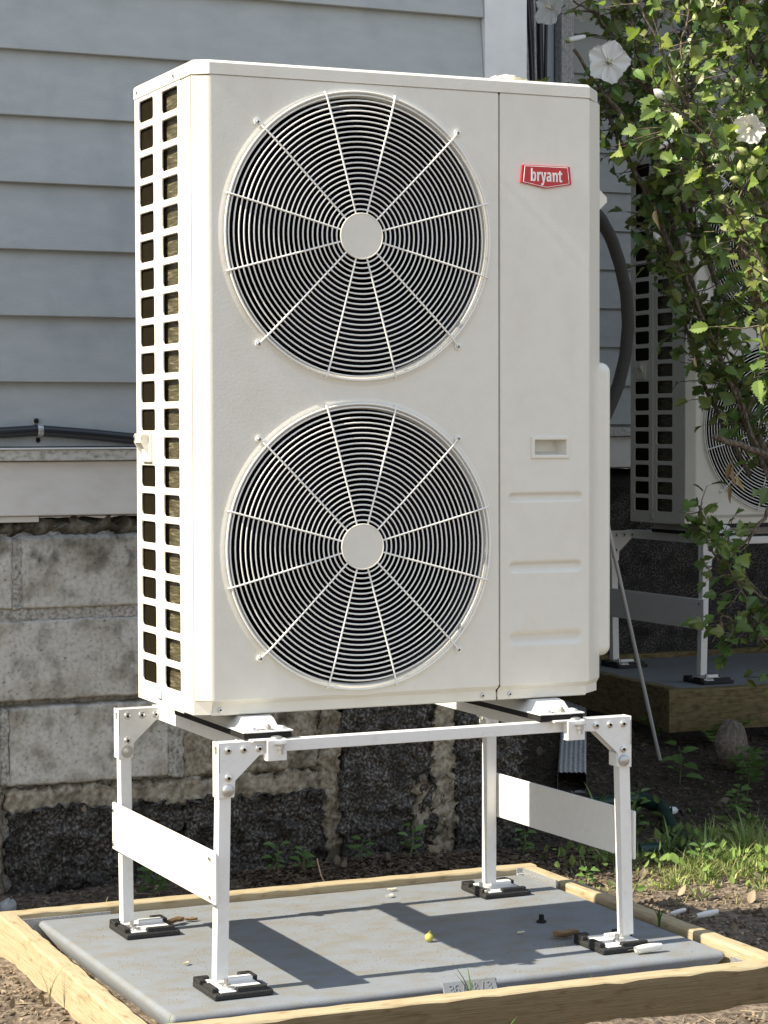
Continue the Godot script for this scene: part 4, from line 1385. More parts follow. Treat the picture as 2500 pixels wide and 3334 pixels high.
func shrub() -> void:
	var s := thing("flowering_shrub", "tall leafy shrub with white hibiscus flowers at the right edge", "shrub", Vector3.ZERO)
	for k in 5:
		leaf_meshes.append(leaf_mesh(0 if k < 3 else 1, 700 + k))
	var BR := [
		# path, thickness at the ends, leafiness (leaves per metre), from which fraction on
		[[Vector3(2.62, -0.1, -1.62), Vector3(2.56, 0.5, -1.62), Vector3(2.509, 0.854, -1.600), Vector3(2.459, 1.128, -1.600), Vector3(2.360, 1.480, -1.600), Vector3(2.295, 1.653, -1.600), Vector3(2.236, 1.773, -1.620), Vector3(2.153, 1.893, -1.650), Vector3(2.089, 2.030, -1.700), Vector3(2.027, 2.173, -1.700), Vector3(1.980, 2.381, -1.700)], 0.020, 0.005, 0.65, 0.62],
		[[Vector3(2.68, -0.1, -1.75), Vector3(2.60, 0.6, -1.75), Vector3(2.513, 0.989, -1.750), Vector3(2.379, 1.269, -1.800), Vector3(2.280, 1.475, -1.800), Vector3(2.183, 1.652, -1.800), Vector3(2.105, 1.807, -1.800), Vector3(2.048, 1.886, -1.800), Vector3(1.979, 2.012, -1.800), Vector3(1.949, 2.089, -1.800)], 0.020, 0.006, 0.62, 0.48],
		[[Vector3(2.299, 1.755, -1.680), Vector3(2.133, 1.914, -1.720), Vector3(2.000, 1.984, -1.720), Vector3(1.915, 2.062, -1.720), Vector3(1.822, 2.180, -1.720)], 0.011, 0.005, 0.75, 0.0],
		[[Vector3(2.45, -0.1, -1.2), Vector3(2.185, 0.690, -1.050), Vector3(2.097, 1.063, -0.970), Vector3(2.009, 1.484, -0.950), Vector3(1.937, 1.720, -0.950), Vector3(1.879, 1.895, -0.950), Vector3(1.844, 2.069, -0.950), Vector3(1.829, 2.221, -0.950)], 0.012, 0.003, 0.6, 0.62],
		[[Vector3(2.024, 1.460, -0.950), Vector3(1.903, 1.668, -0.920), Vector3(1.804, 1.793, -0.920), Vector3(1.714, 1.871, -0.930), Vector3(1.640, 1.921, -0.930)], 0.006, 0.002, 0.42, 0.3],
		[[Vector3(1.913, 1.700, -1.000), Vector3(1.802, 1.833, -0.960), Vector3(1.713, 1.920, -0.950), Vector3(1.630, 2.066, -0.950), Vector3(1.576, 2.155, -0.950), Vector3(1.563, 2.211, -0.950)], 0.006, 0.002, 0.40, 0.3],
		[[Vector3(2.062, 1.219, -0.900), Vector3(1.961, 1.407, -0.880), Vector3(1.862, 1.569, -0.880), Vector3(1.820, 1.673, -0.880)], 0.006, 0.002, 0.5, 0.3],
		[[Vector3(2.050, 0.861, -0.860), Vector3(1.956, 1.123, -0.850), Vector3(1.892, 1.275, -0.850), Vector3(1.873, 1.357, -0.850)], 0.006, 0.002, 0.3, 0.5],
		[[Vector3(2.60, 0.88, -1.62), Vector3(2.509, 0.964, -1.600), Vector3(2.313, 1.047, -1.600), Vector3(2.226, 1.067, -1.600)], 0.014, 0.009, 0.0, 0.0],
		[[Vector3(2.56, 1.2, -1.55), Vector3(2.438, 1.047, -1.500), Vector3(2.327, 0.833, -1.500), Vector3(2.280, 0.781, -1.500), Vector3(2.224, 0.742, -1.500)], 0.011, 0.004, 0.12, 0.5],
		[[Vector3(2.58, 0.05, -1.5), Vector3(2.442, 0.317, -1.500), Vector3(2.346, 0.520, -1.550), Vector3(2.250, 0.723, -1.600), Vector3(2.171, 0.873, -1.600)], 0.008, 0.003, 0.65, 0.2],
		[[Vector3(2.55, 0.45, -1.5), Vector3(2.441, 0.547, -1.500), Vector3(2.248, 0.648, -1.500), Vector3(2.138, 0.757, -1.500)], 0.007, 0.003, 0.60, 0.2],
		[[Vector3(2.62, 0.7, -1.7), Vector3(2.445, 1.018, -1.700), Vector3(2.298, 1.320, -1.700), Vector3(2.217, 1.482, -1.700), Vector3(2.145, 1.616, -1.700)], 0.011, 0.004, 0.6, 0.4],
		[[Vector3(2.5, 0.6, -1.6), Vector3(2.444, 0.855, -1.600), Vector3(2.363, 1.211, -1.700), Vector3(2.297, 1.377, -1.750), Vector3(2.273, 1.418, -1.750)], 0.009, 0.003, 0.5, 0.45],
		[[Vector3(2.40, 1.5, -1.52), Vector3(2.307, 1.870, -1.500), Vector3(2.275, 2.119, -1.500), Vector3(2.243, 2.366, -1.500)], 0.011, 0.005, 1.0, 0.1],
		[[Vector3(2.3, 1.7, -1.85), Vector3(2.261, 1.927, -1.900), Vector3(2.342, 2.182, -1.900), Vector3(2.309, 2.361, -1.900), Vector3(2.276, 2.469, -1.900)], 0.011, 0.005, 1.2, 0.1],
		[[Vector3(2.089, 2.030, -1.700), Vector3(1.979, 2.217, -1.750), Vector3(1.917, 2.293, -1.750), Vector3(1.840, 2.320, -1.750)], 0.007, 0.003, 0.6, 0.1],
		[[Vector3(2.4, 0.45, -1.5), Vector3(2.249, 0.528, -1.500), Vector3(2.186, 0.557, -1.500), Vector3(2.155, 0.478, -1.500)], 0.005, 0.002, 0.75, 0.1],
		[[Vector3(2.45, -0.1, -1.25), Vector3(2.252, 0.496, -1.100), Vector3(2.140, 1.001, -1.030), Vector3(2.008, 1.366, -1.000), Vector3(1.957, 1.486, -1.000), Vector3(1.907, 1.592, -1.000), Vector3(1.870, 1.700, -1.020), Vector3(1.838, 1.799, -1.060)], 0.0150, 0.007, 0.15, 0.8],
		[[Vector3(1.963, 1.731, -1.300), Vector3(1.738, 1.844, -1.080), Vector3(1.661, 1.924, -1.000), Vector3(1.641, 2.003, -0.990)], 0.005, 0.002, 0.55, 0.2],
		[[Vector3(2.35, 1.5, -1.9), Vector3(2.3, 1.8, -2.0), Vector3(2.25, 2.1, -2.05), Vector3(2.3, 2.45, -2.1)], 0.010, 0.005, 1.0, 0.2],
		[[Vector3(2.5, 1.4, -1.9), Vector3(2.45, 1.8, -2.1), Vector3(2.5, 2.2, -2.15), Vector3(2.45, 2.5, -2.1)], 0.010, 0.005, 1.5, 0.0],
		[[Vector3(2.25, 1.75, -1.75), Vector3(2.15, 2.1, -1.85), Vector3(2.2, 2.4, -1.85)], 0.008, 0.005, 0.85, 0.1],
		[[Vector3(2.5, 1.2, -1.5), Vector3(2.4, 1.6, -1.47), Vector3(2.33, 1.95, -1.5), Vector3(2.36, 2.4, -1.5)], 0.010, 0.005, 1.2, 0.1],
		[[Vector3(2.45, 0.95, -1.75), Vector3(2.36, 1.2, -1.85), Vector3(2.3, 1.45, -1.9), Vector3(2.22, 1.7, -1.95)], 0.008, 0.004, 0.4, 0.5],
		[[Vector3(2.046, 1.625, -1.200), Vector3(1.813, 1.805, -1.020), Vector3(1.731, 1.949, -0.980), Vector3(1.711, 2.063, -0.970), Vector3(1.752, 2.206, -0.970)], 0.006, 0.002, 0.5, 0.25],
		[[Vector3(2.102, 1.598, -1.150), Vector3(1.941, 1.809, -1.000), Vector3(1.892, 1.981, -0.970), Vector3(1.829, 2.117, -0.960), Vector3(1.787, 2.219, -0.960)], 0.006, 0.002, 0.6, 0.3],
		[[Vector3(2.7, 0.0, -1.6), Vector3(2.85, 0.9, -1.5), Vector3(2.95, 1.6, -1.5), Vector3(2.9, 2.3, -1.6)], 0.018, 0.006, 1.3, 0.3],
		[[Vector3(2.7, 0.0, -1.7), Vector3(2.75, 0.9, -1.9), Vector3(2.7, 1.7, -2.0), Vector3(2.6, 2.5, -2.0)], 0.018, 0.006, 1.4, 0.3],
		[[Vector3(2.65, 0.0, -1.5), Vector3(2.65, 0.9, -1.4), Vector3(2.55, 1.7, -1.4), Vector3(2.5, 2.5, -1.45)], 0.018, 0.006, 0.7, 0.5],
		[[Vector3(2.75, 0.0, -1.7), Vector3(3.1, 0.9, -1.9), Vector3(3.3, 1.6, -2.0), Vector3(3.35, 2.4, -2.0)], 0.018, 0.006, 1.2, 0.3]]
	for b in BR:
		var n := 26
		var path := smooth_path(b[0], n)
		var rad := []
		for i in n:
			path[i] += rv() * 0.004
			rad.append(lerpf(b[1], b[2], i / (n - 1.0)) * rng.randf_range(0.9, 1.12))
		var g := G.new()
		g.tube(path, rad, 7)
		var L := 0.0
		for i in n - 1:
			L += path[i].distance_to(path[i + 1])
		var branch := part("branch" if b[1] < 0.0175 else "trunk", g, M.bark, s)
		# twigs with leaves
		var tg := G.new()
		var cnt := int(L * 62.0 * b[3])
		for k in cnt:
			var f: float = lerpf(b[4], 1.0, rng.randf())
			var ip := int(f * (n - 1.001))
			var p: Vector3 = path[ip].lerp(path[mini(ip + 1, n - 1)], rng.randf())
			var along: Vector3 = (path[mini(ip + 1, n - 1)] - path[maxi(ip - 1, 0)]).normalized()
			var d := (rv().normalized() + along * 0.6 + Vector3(0, 0.25, 0)).normalized()
			var tl := rng.randf_range(0.04, 0.17) * (1.0 if f < 0.85 else 0.7)
			var q := p + d * tl + Vector3(0, -0.15 * tl, 0)
			var mid := (p + q) * 0.5 + rv() * 0.008
			tg.tube([p, mid, q], [0.0022, 0.0018, 0.0012], 4, false, false)
			var nl := rng.randi_range(2, 4)
			for j in nl:
				var t := (j + 1.0) / nl
				var lp := p.lerp(q, t)
				var ld := (d * 0.5 + rv() * 0.9 + Vector3(0, -0.15, 0)).normalized()
				var upv := (Vector3(-0.6, 0.75, 0.35) + rv() * 0.8).normalized()
				add_leaf(lp, ld, upv, rng.randf_range(0.024, 0.060))
		if tg.v.size():
			structure(part("twigs", tg, M.bark, branch), "stuff")
	# leaves: the 300 that show largest as parts, the rest as one
	var keyed := []
	var fwd := Vector3(0.414, -0.036, -0.909)
	var right := Vector3(0.910, 0, 0.414)
	for i in leaf_xf.size():
		var q: Vector3 = leaf_xf[i].origin - CAM
		var z := q.dot(fwd)
		var inside := absf(q.dot(right) / z) < 0.172
		keyed.append([z / leaf_xf[i].basis.x.length() * (1.0 if inside else 10.0), i])
	keyed.sort_custom(func(a, b): return a[0] < b[0])
	var mats := []
	for k in 6:
		var c: Color = [Color(0.11, 0.165, 0.036), Color(0.14, 0.205, 0.046), Color(0.19, 0.25, 0.065), Color(0.12, 0.18, 0.05), Color(0.24, 0.29, 0.095), Color(0.08, 0.13, 0.03)][k]  # paler greens for the near leaves, sunlight put into their colour
		var m := mat(c.r, c.g, c.b, 0.4)
		m.backlight_enabled = true
		m.backlight = lin(c.r * 1.6, c.g * 1.6, c.b * 0.9)
		mats.append(m)
	for k in mini(300, keyed.size()):
		part("leaf", leaf_meshes[k % 5], mats[rng.randi() % 6], s, leaf_xf[keyed[k][1]])
	for kind in 3:
		var mine := []
		for k in range(300, keyed.size()):
			if k % 3 == kind:
				mine.append(leaf_xf[keyed[k][1]])
		var mm := MultiMesh.new()
		mm.transform_format = MultiMesh.TRANSFORM_3D
		mm.use_colors = true
		mm.mesh = leaf_meshes[[0, 2, 4][kind]]
		mm.instance_count = mine.size()
		for k in mine.size():
			mm.set_instance_transform(k, mine[k])
			var v := rng.randf_range(0.7, 1.45)
			mm.set_instance_color(k, Color(0.095 * v * rng.randf_range(0.8, 1.4), 0.150 * v, 0.033 * v))
		var mi := MultiMeshInstance3D.new()
		mi.multimesh = mm
		mi.material_override = M.leaf
		put(s, mi, "foliage")
		structure(mi, "stuff")
	# flowers and buds
	flower(s, Vector3(1.868, 2.127, -1.60), Vector3(-0.45, -0.02, 0.9), 0.118, 0.35, 1)
	flower(s, Vector3(1.745, 2.285, -1.70), Vector3(-0.9, 0.1, 0.3), 0.105, 0.9, 2)
	flower(s, Vector3(1.935, 2.165, -1.78), Vector3(0.5, -0.1, 0.8), 0.10, 0.6, 3)
	flower(s, Vector3(2.02, 2.07, -1.82), Vector3(-0.2, -0.3, 0.9), 0.10, 0.7, 4)
	flower(s, Vector3(2.07, 1.955, -1.82), Vector3(0.4, -0.5, 0.7), 0.095, 0.8, 5)
	flower(s, Vector3(1.850, 1.856, -0.86), Vector3(-0.6, -0.5, 0.5), 0.082, 1.15, 6)
	flower(s, Vector3(1.920, 2.185, -0.90), Vector3(-0.3, 0.75, -0.5), 0.095, 1.3, 7)
	flower(s, Vector3(1.907, 2.327, -1.80), Vector3(-0.3, -0.6, 0.6), 0.10, 0.7, 8)
	furled(s, Vector3(2.045, 1.912, -1.55), Vector3(-0.85, -0.42, -0.05), 0.072)
	furled(s, Vector3(1.848, 2.214, -1.70), Vector3(-0.95, -0.25, -0.1), 0.062)
	for q in [[Vector3(1.640, 1.921, -0.93), Vector3(-0.75, 0.45, 0.1), 0.042, true], [Vector3(1.740, 2.120, -0.95), Vector3(0.1, 1, 0), 0.028, false], [Vector3(1.762, 2.110, -0.95), Vector3(0.7, 0.7, 0), 0.031, false], [Vector3(1.778, 2.104, -0.95), Vector3(0.5, 0.6, 0.2), 0.031, false],
		[Vector3(1.841, 1.784, -0.86), Vector3(-0.8, 0.3, 0), 0.040, false], [Vector3(1.859, 1.782, -0.86), Vector3(0.3, 0.6, 0.2), 0.029, false], [Vector3(1.820, 1.722, -0.86), Vector3(-0.8, -0.1, 0.1), 0.036, false], [Vector3(1.820, 1.735, -0.86), Vector3(-0.1, 0.9, 0.1), 0.034, false], [Vector3(1.833, 1.738, -0.86), Vector3(0.5, 0.75, 0.1), 0.037, false],
		[Vector3(1.804, 1.930, -0.92), Vector3(0.1, 1, 0.1), 0.029, false], [Vector3(1.845, 1.955, -0.92), Vector3(0.2, 1, 0.1), 0.032, false], [Vector3(1.889, 1.88, -0.88), Vector3(0.1, 1, 0.1), 0.031, false], [Vector3(2.131, 1.642, -1.75), Vector3(-0.6, 0.7, 0), 0.038, true], [Vector3(1.79, 2.19, -1.7), Vector3(0.2, 0.9, 0.2), 0.022, false], [Vector3(1.995, 2.105, -1.4), Vector3(-0.2, 0.9, 0.2), 0.026, false], [Vector3(1.85, 1.93, -1.6), Vector3(-0.2, -0.9, 0.2), 0.026, false], [Vector3(1.94, 1.97, -1.65), Vector3(-0.2, 0.9, 0.2), 0.026, false]]:
		bud(s, q[0], q[1], q[2], q[3])
	# withered blooms and hanging dry leaves
	for q in [[Vector3(2.021, 1.716, -1.6), 0.05], [Vector3(2.235, 0.995, -1.53), 0.06], [Vector3(2.250, 0.955, -1.52), 0.05], [Vector3(2.232, 0.93, -1.53), 0.045], [Vector3(2.155, 1.30, -1.6), 0.03], [Vector3(1.94, 1.955, -1.58), 0.028]]:
		for k in 2:
			var dn := (Vector3(0, -1, 0) + rv() * 0.35).normalized()
			var z := dn.cross(Vector3(0.4, 0.1, 0.9)).normalized().rotated(dn, k * 1.4)
			var sz: float = q[1] * rng.randf_range(0.75, 1.1)
			part("dry_leaf", leaf_mesh(1, 930 + int(q[1] * 900) + k), M.dead if rng.randf() < 0.5 else M.straw, s, Transform3D(Basis(dn.cross(z) * sz * 0.6, dn * sz, z * sz), q[0] + Vector3(k * 0.006, -0.01 * k, 0)))
	# red cord tied round the stems
	var tg := G.new()
	var tp := []
	for k in 25:
		var a := TAU * k / 12.0
		tp.append(Vector3(2.012 + cos(a) * 0.066, 1.496 + 0.008 * k / 24.0 + 0.003 * sin(a), -1.0 + sin(a) * 0.028))
	tg.tube(tp, 0.0042, 7)
	tag(part("plant_tie", tg, mat(0.30, 0.012, 0.03, 0.6), self), "red cord tied around the shrub stems at right edge", "cord")

# ------------------------------------------------------------------ ground plants
func blade(g: G, p: Vector3, h: float, w: float, lean: Vector3, c: Color) -> void:
	g.col = c
	var side := lean.cross(Vector3.UP)
	if side.length() < 0.01:
		side = Vector3(1, 0, 0)
	side = side.normalized().rotated(Vector3.UP, rng.randf_range(-0.6, 0.6)) * w
	var pts := []
	for i in 4:
		var t := i / 3.0
		pts.append(p + Vector3(0, h * (t - 0.25 * t * t * lean.length()), 0) + lean * h * t * t)
	for i in 3:
		var w0 := 1.0 - pow(i / 3.0, 1.6)
		var w1 := 1.0 - pow((i + 1) / 3.0, 1.6)
		g.quad(pts[i] - side * w0, pts[i] + side * w0, pts[i + 1] + side * w1, pts[i + 1] - side * w1, Vector3(-0.3, 0.6, 0.6))

func weed(label: String, p: Vector3, h: float, leaves: int, size: float, kind: int, sd: int, tone := 1.0) -> void:
	var r := RandomNumberGenerator.new()
	r.seed = sd
	var o := thing("weed", label, "weed", Vector3(p.x, ground_y(p.x, p.z) - 0.004, p.z), 0.0, "weeds on the bare soil")
	var g := G.new()
	var top := Vector3(r.randf_range(-0.2, 0.2) * h, h, r.randf_range(-0.1, 0.2) * h)
	g.tube([Vector3.ZERO, top * 0.5 + Vector3(r.randf_range(-0.01, 0.01), 0, 0), top], [0.0022, 0.0018, 0.001], 5)
	part("stem", g, mat(0.10, 0.13, 0.05, 0.7), o)
	var m := mat(0.075 * tone, 0.14 * tone, 0.032 * tone, 0.5)
	m.backlight_enabled = true
	m.backlight = lin(0.08 * tone, 0.16 * tone, 0.02)
	var lm := leaf_mesh(kind, sd)
	leaves = int(leaves * 1.7)
	size *= 0.74
	for k in leaves:
		var t := 0.25 + 0.75 * k / maxf(1.0, leaves - 1.0)
		var a := k * 2.4 + r.randf() * 0.5
		var d := Vector3(cos(a), r.randf_range(-0.1, 0.5), sin(a)).normalized()
		var sz := size * r.randf_range(0.7, 1.15)
		var z := (Vector3(-0.2, 1, 0.3) - d * d.dot(Vector3(-0.2, 1, 0.3))).normalized()
		part("leaf", lm, m, o, Transform3D(Basis(d.cross(z) * sz, d * sz, z * sz), top * t + d * sz * 0.3))

func fern(label: String, p: Vector3, n: int, len: float, sd: int) -> void:
	var r := RandomNumberGenerator.new()
	r.seed = sd
	var o := thing("fern", label, "fern", Vector3(p.x, ground_y(p.x, p.z), p.z), 0.0, "ferns by the back pad")
	var m := mat(0.09, 0.16, 0.03, 0.55)
	m.backlight_enabled = true
	m.backlight = lin(0.10, 0.17, 0.02)
	for k in n:
		var g := G.new()
		var a := TAU * k / n + r.randf() * 0.8
		var d := Vector3(cos(a), 0, sin(a))
		var path := []
		for i in 15:
			var t := i / 14.0
			path.append(d * len * (0.62 * t) + Vector3(0, len * (0.95 * t - 0.45 * t * t), 0))
		g.tube(path, 0.0014, 4)
		for i in range(2, 15):
			var t := i / 14.0
			var w := len * 0.20 * sin(PI * minf(1.0, 0.15 + t * 0.82)) + 0.004
			var dir: Vector3 = (path[i] - path[i - 1]).normalized()
			var sd2 := dir.cross(Vector3.UP).normalized()
			for s in [-1.0, 1.0]:
				var e: Vector3 = path[i] + (sd2 * s + dir * 0.45) * w + Vector3(0, -w * 0.15, 0)
				g.tri(path[i] - dir * len * 0.022, path[i] + dir * len * 0.022, e, Vector3.UP)
		part("frond", g, m, o)

func plants() -> void:
	# sunlit grass patch and scattered blades: nobody could count them
	var g := G.new()
	for cl in 190:
		var cx := rng.randfn(2.02, 0.25)
		var cz := rng.randfn(-1.01, 0.13)
		if cz < -1.6 or cx < 1.42 or cz > -0.72:
			continue
		var d := clampf(1.0 - Vector2((cx - 2.1) / 0.55, (cz + 1.14) / 0.36).length(), 0.0, 1.0)
		var hc := rng.randf_range(0.02, 0.05) + 0.10 * d * rng.randf()
		var wc := rng.randf_range(0.8, 1.3)
		for k in rng.randi_range(14, 60):
			var a := rng.randf() * TAU
			var rr := rng.randf() * 0.035
			var x := cx + cos(a) * rr
			var z := cz + sin(a) * rr
			var v := rng.randf_range(0.65, 1.4)
			var dry := rng.randf() < 0.2
			var a2 := a + rng.randf_range(-0.9, 0.9)
			blade(g, Vector3(x, ground_y(x, z) - 0.002, z), hc * rng.randf_range(0.4, 1.2), rng.randf_range(0.0007, 0.0019) * wc, Vector3(cos(a2), 0, sin(a2)) * rng.randf_range(0.2, 1.7), Color(0.42, 0.36, 0.18) * v if dry else Color(0.22, 0.29, 0.08) * v)
	for k in 900:
		var x := rng.randf_range(1.28, 2.3)
		var z := rng.randf_range(-1.15, -0.6)
		if tn.get_noise_2d(x * 500.0, z * 500.0) < 0.12:
			continue
		var a := rng.randf() * TAU
		var v := rng.randf_range(0.8, 1.3)
		blade(g, Vector3(x, ground_y(x, z), z), rng.randf_range(0.012, 0.03), 0.0012, Vector3(cos(a), 0, sin(a)) * 0.8, Color(0.25, 0.24, 0.09) * v)
	structure(part("grass", g, M.grass, self), "stuff")
	# tall single grass blades
	for q in [[1.80, -1.16, 0.17, 1], [1.86, -1.08, 0.15, 2], [2.00, -1.10, 0.19, 3], [1.82, -1.42, 0.15, 4], [2.03, -1.0, 0.14, 5], [1.80, -1.55, 0.17, 6]]:
		var o := thing("grass_tuft", ["tall bent grass blade left of the sunlit grass", "grass tuft with two upright blades in the sunlit grass", "tall arching grass at the right edge of the sunlit grass", "short grass tuft in front of the dark green hose", "grass tuft at the very right of the sunlit patch", "single grass blade in shade beside the hose"][q[3] - 1], "grass", Vector3(q[0], ground_y(q[0], q[1]), q[1]), 0.0, "tall grass tufts")
		for k in 4:
			var bg := G.new()
			var a: float = rng.randf() * TAU
			var c := Color(0.12, 0.19, 0.05) * rng.randf_range(0.8, 1.3)
			var hh: float = q[2] * rng.randf_range(0.6, 1.0)
			bg.col = c
			var P := []
			for i in 8:
				var t := i / 7.0
				var lean: float = 0.45 * t * t
				var w: float = 0.0042 * (1.0 - pow(t, 2.0)) + 0.0003
				var ce := Vector3(cos(a) * lean * hh, hh * (t - 0.25 * t * t), sin(a) * lean * hh)
				var sd := Vector3(-sin(a), 0, cos(a)) * w
				P.append(PackedVector3Array([ce - sd, ce + Vector3(0, -w * 0.3, 0), ce + sd]))
			bg.grid(P)
			part("blade", bg, M.grass, o)
	weed("small three-leaved weed at the granite, left of the round-leaved one", Vector3(0.72, 0, -1.30), 0.075, 6, 0.038, 1, 801)
	weed("leafy weed beside the dry twig behind the timber frame", Vector3(0.79, 0, -1.27), 0.06, 8, 0.04, 1, 802)
	weed("low spreading weed under the pale mortar joint", Vector3(0.965, 0, -1.30), 0.06, 8, 0.042, 1, 803, 0.8)
	weed("weed with one large round leaf against the tall granite stone", Vector3(1.10, 0, -1.30), 0.085, 5, 0.055, 1, 804)
	weed("pale weed at the foot of the rear right stand leg", Vector3(1.43, 0, -1.30), 0.07, 6, 0.035, 1, 805)
	weed("ivy-like weed behind the left rear stand leg", Vector3(0.36, 0, -1.20), 0.11, 9, 0.05, 0, 806, 0.7)
	weed("weed with two large bright leaves near the metal rod", Vector3(2.27, 0, -1.86), 0.12, 5, 0.085, 1, 807)
	weed("slender leafy weed in front of the green hose", Vector3(1.86, 0, -1.45), 0.13, 9, 0.045, 1, 808)
	weed("bright young weed at the edge of the sunlit grass", Vector3(1.80, 0, -1.02), 0.06, 7, 0.04, 1, 809, 1.2)
	weed("small yellow-green weed between rear right leg and frame", Vector3(1.43, 0, -0.96), 0.05, 6, 0.035, 0, 810, 1.3)
	weed("broad-leaved weed in deep shade beside the standing stone", Vector3(2.42, 0, -1.72), 0.15, 12, 0.06, 0, 811, 0.8)
	weed("bushy weed under the lowest shrub branches", Vector3(2.50, 0, -1.55), 0.20, 16, 0.06, 0, 812, 0.8)
	weed("weed with drooping leaves between the stone and the grass", Vector3(2.22, 0, -1.48), 0.11, 10, 0.05, 0, 813, 0.9)
	weed("long-leaved weed beside the fluted downspout on the ground", Vector3(1.85, 0, -2.25), 0.14, 6, 0.075, 1, 814, 0.6)
	weed("dark green weed growing between right frame board and pad", Vector3(1.20, 0.0, -0.24), 0.0, 0, 0.04, 2, 815) if false else null
	fern("fern with yellow-green fronds left of the standing stone", Vector3(2.60, 0, -2.15), 6, 0.20, 821)
	fern("small fern at the corner of the shaded timber frame", Vector3(2.50, 0, -2.36), 5, 0.12, 822)
	fern("fern hidden among weeds right of the standing stone", Vector3(2.52, 0, -1.85), 5, 0.15, 823)
	# little grass shoots in the pad gaps
	var shoots := [[Vector3(1.218, 0.0, -0.262), 0.075, "dark grass shoot between the right frame board and the pad", 5], [Vector3(0.60, -0.05, 0.055), 0.12, "thin grass stalk growing in the front gap by the size tab", 4], [Vector3(0.87, -0.05, 0.06), 0.07, "tiny green sprout in the front gap right of the size tab", 3], [Vector3(0.60, -0.06, 0.20), 0.05, "grass sprout outside the front board at the bottom edge", 6], [Vector3(0.19, -0.05, -1.03), 0.085, "dry grass sprig behind the frame at the left rear leg", 4], [Vector3(-0.13, -0.05, -0.36), 0.12, "dry twiggy sprout against the left frame board", 6], [Vector3(-0.02, -0.05, 0.03), 0.07, "thin sprout between the left board and the pad corner", 3]]
	for q in shoots:
		var o := thing("grass_shoot", q[2], "grass", q[0], 0.0, "small shoots around the frame")
		var dry: bool = (q[2] as String).begins_with("dry")
		for k in q[3]:
			var bg := G.new()
			var a := rng.randf() * TAU
			bg.col = (Color(0.30, 0.25, 0.14) if dry else Color(0.055, 0.12, 0.022)) * rng.randf_range(0.8, 1.3)
			var hh: float = q[1] * rng.randf_range(0.6, 1.05)
			var P := []
			for i in 7:
				var t := i / 6.0
				var w: float = (0.0010 if dry else 0.0024) * (1.0 - t * t) + 0.0003
				var ce := Vector3(cos(a) * 0.4 * t * t * hh, hh * (t - 0.2 * t * t), sin(a) * 0.4 * t * t * hh)
				var sd := Vector3(-sin(a), 0, cos(a)) * w
				P.append(PackedVector3Array([ce - sd, ce, ce + sd]))
			bg.grid(P)
			part("blade", bg, M.grass, o)

# ------------------------------------------------------------------ small things
func scatter(called: String, mesh: Mesh, n: int, area: Callable, col: Callable, s0: float, s1: float, flat: float) -> void:
	var xf := []
	for k in n:
		var p: Vector3 = area.call()
		if p.y > 90.0:
			continue
		var sc := rng.randf_range(s0, s1)
		var b := Basis(Vector3.UP, rng.randf() * TAU) * Basis(Vector3(rng.randf_range(-1, 1), 0, rng.randf_range(-1, 1)).normalized() if true else Vector3.UP, rng.randf_range(-flat, flat))
		xf.append(Transform3D(b.scaled(Vector3(sc, sc, sc)), p))
	var mm := MultiMesh.new()
	mm.transform_format = MultiMesh.TRANSFORM_3D
	mm.use_colors = true
	mm.mesh = mesh
	mm.instance_count = xf.size()
	for k in xf.size():
		mm.set_instance_transform(k, xf[k])
		var cc: Color = col.call()
		mm.set_instance_color(k, cc * lerpf(1.0, 0.38, ground_shade(xf[k].origin.x, xf[k].origin.z)))  # litter darkened along with the painted soil shade
	var mi := MultiMeshInstance3D.new()
	mi.multimesh = mm
	mi.material_override = M.litter
	put(self, mi, called)
	structure(mi, "stuff")

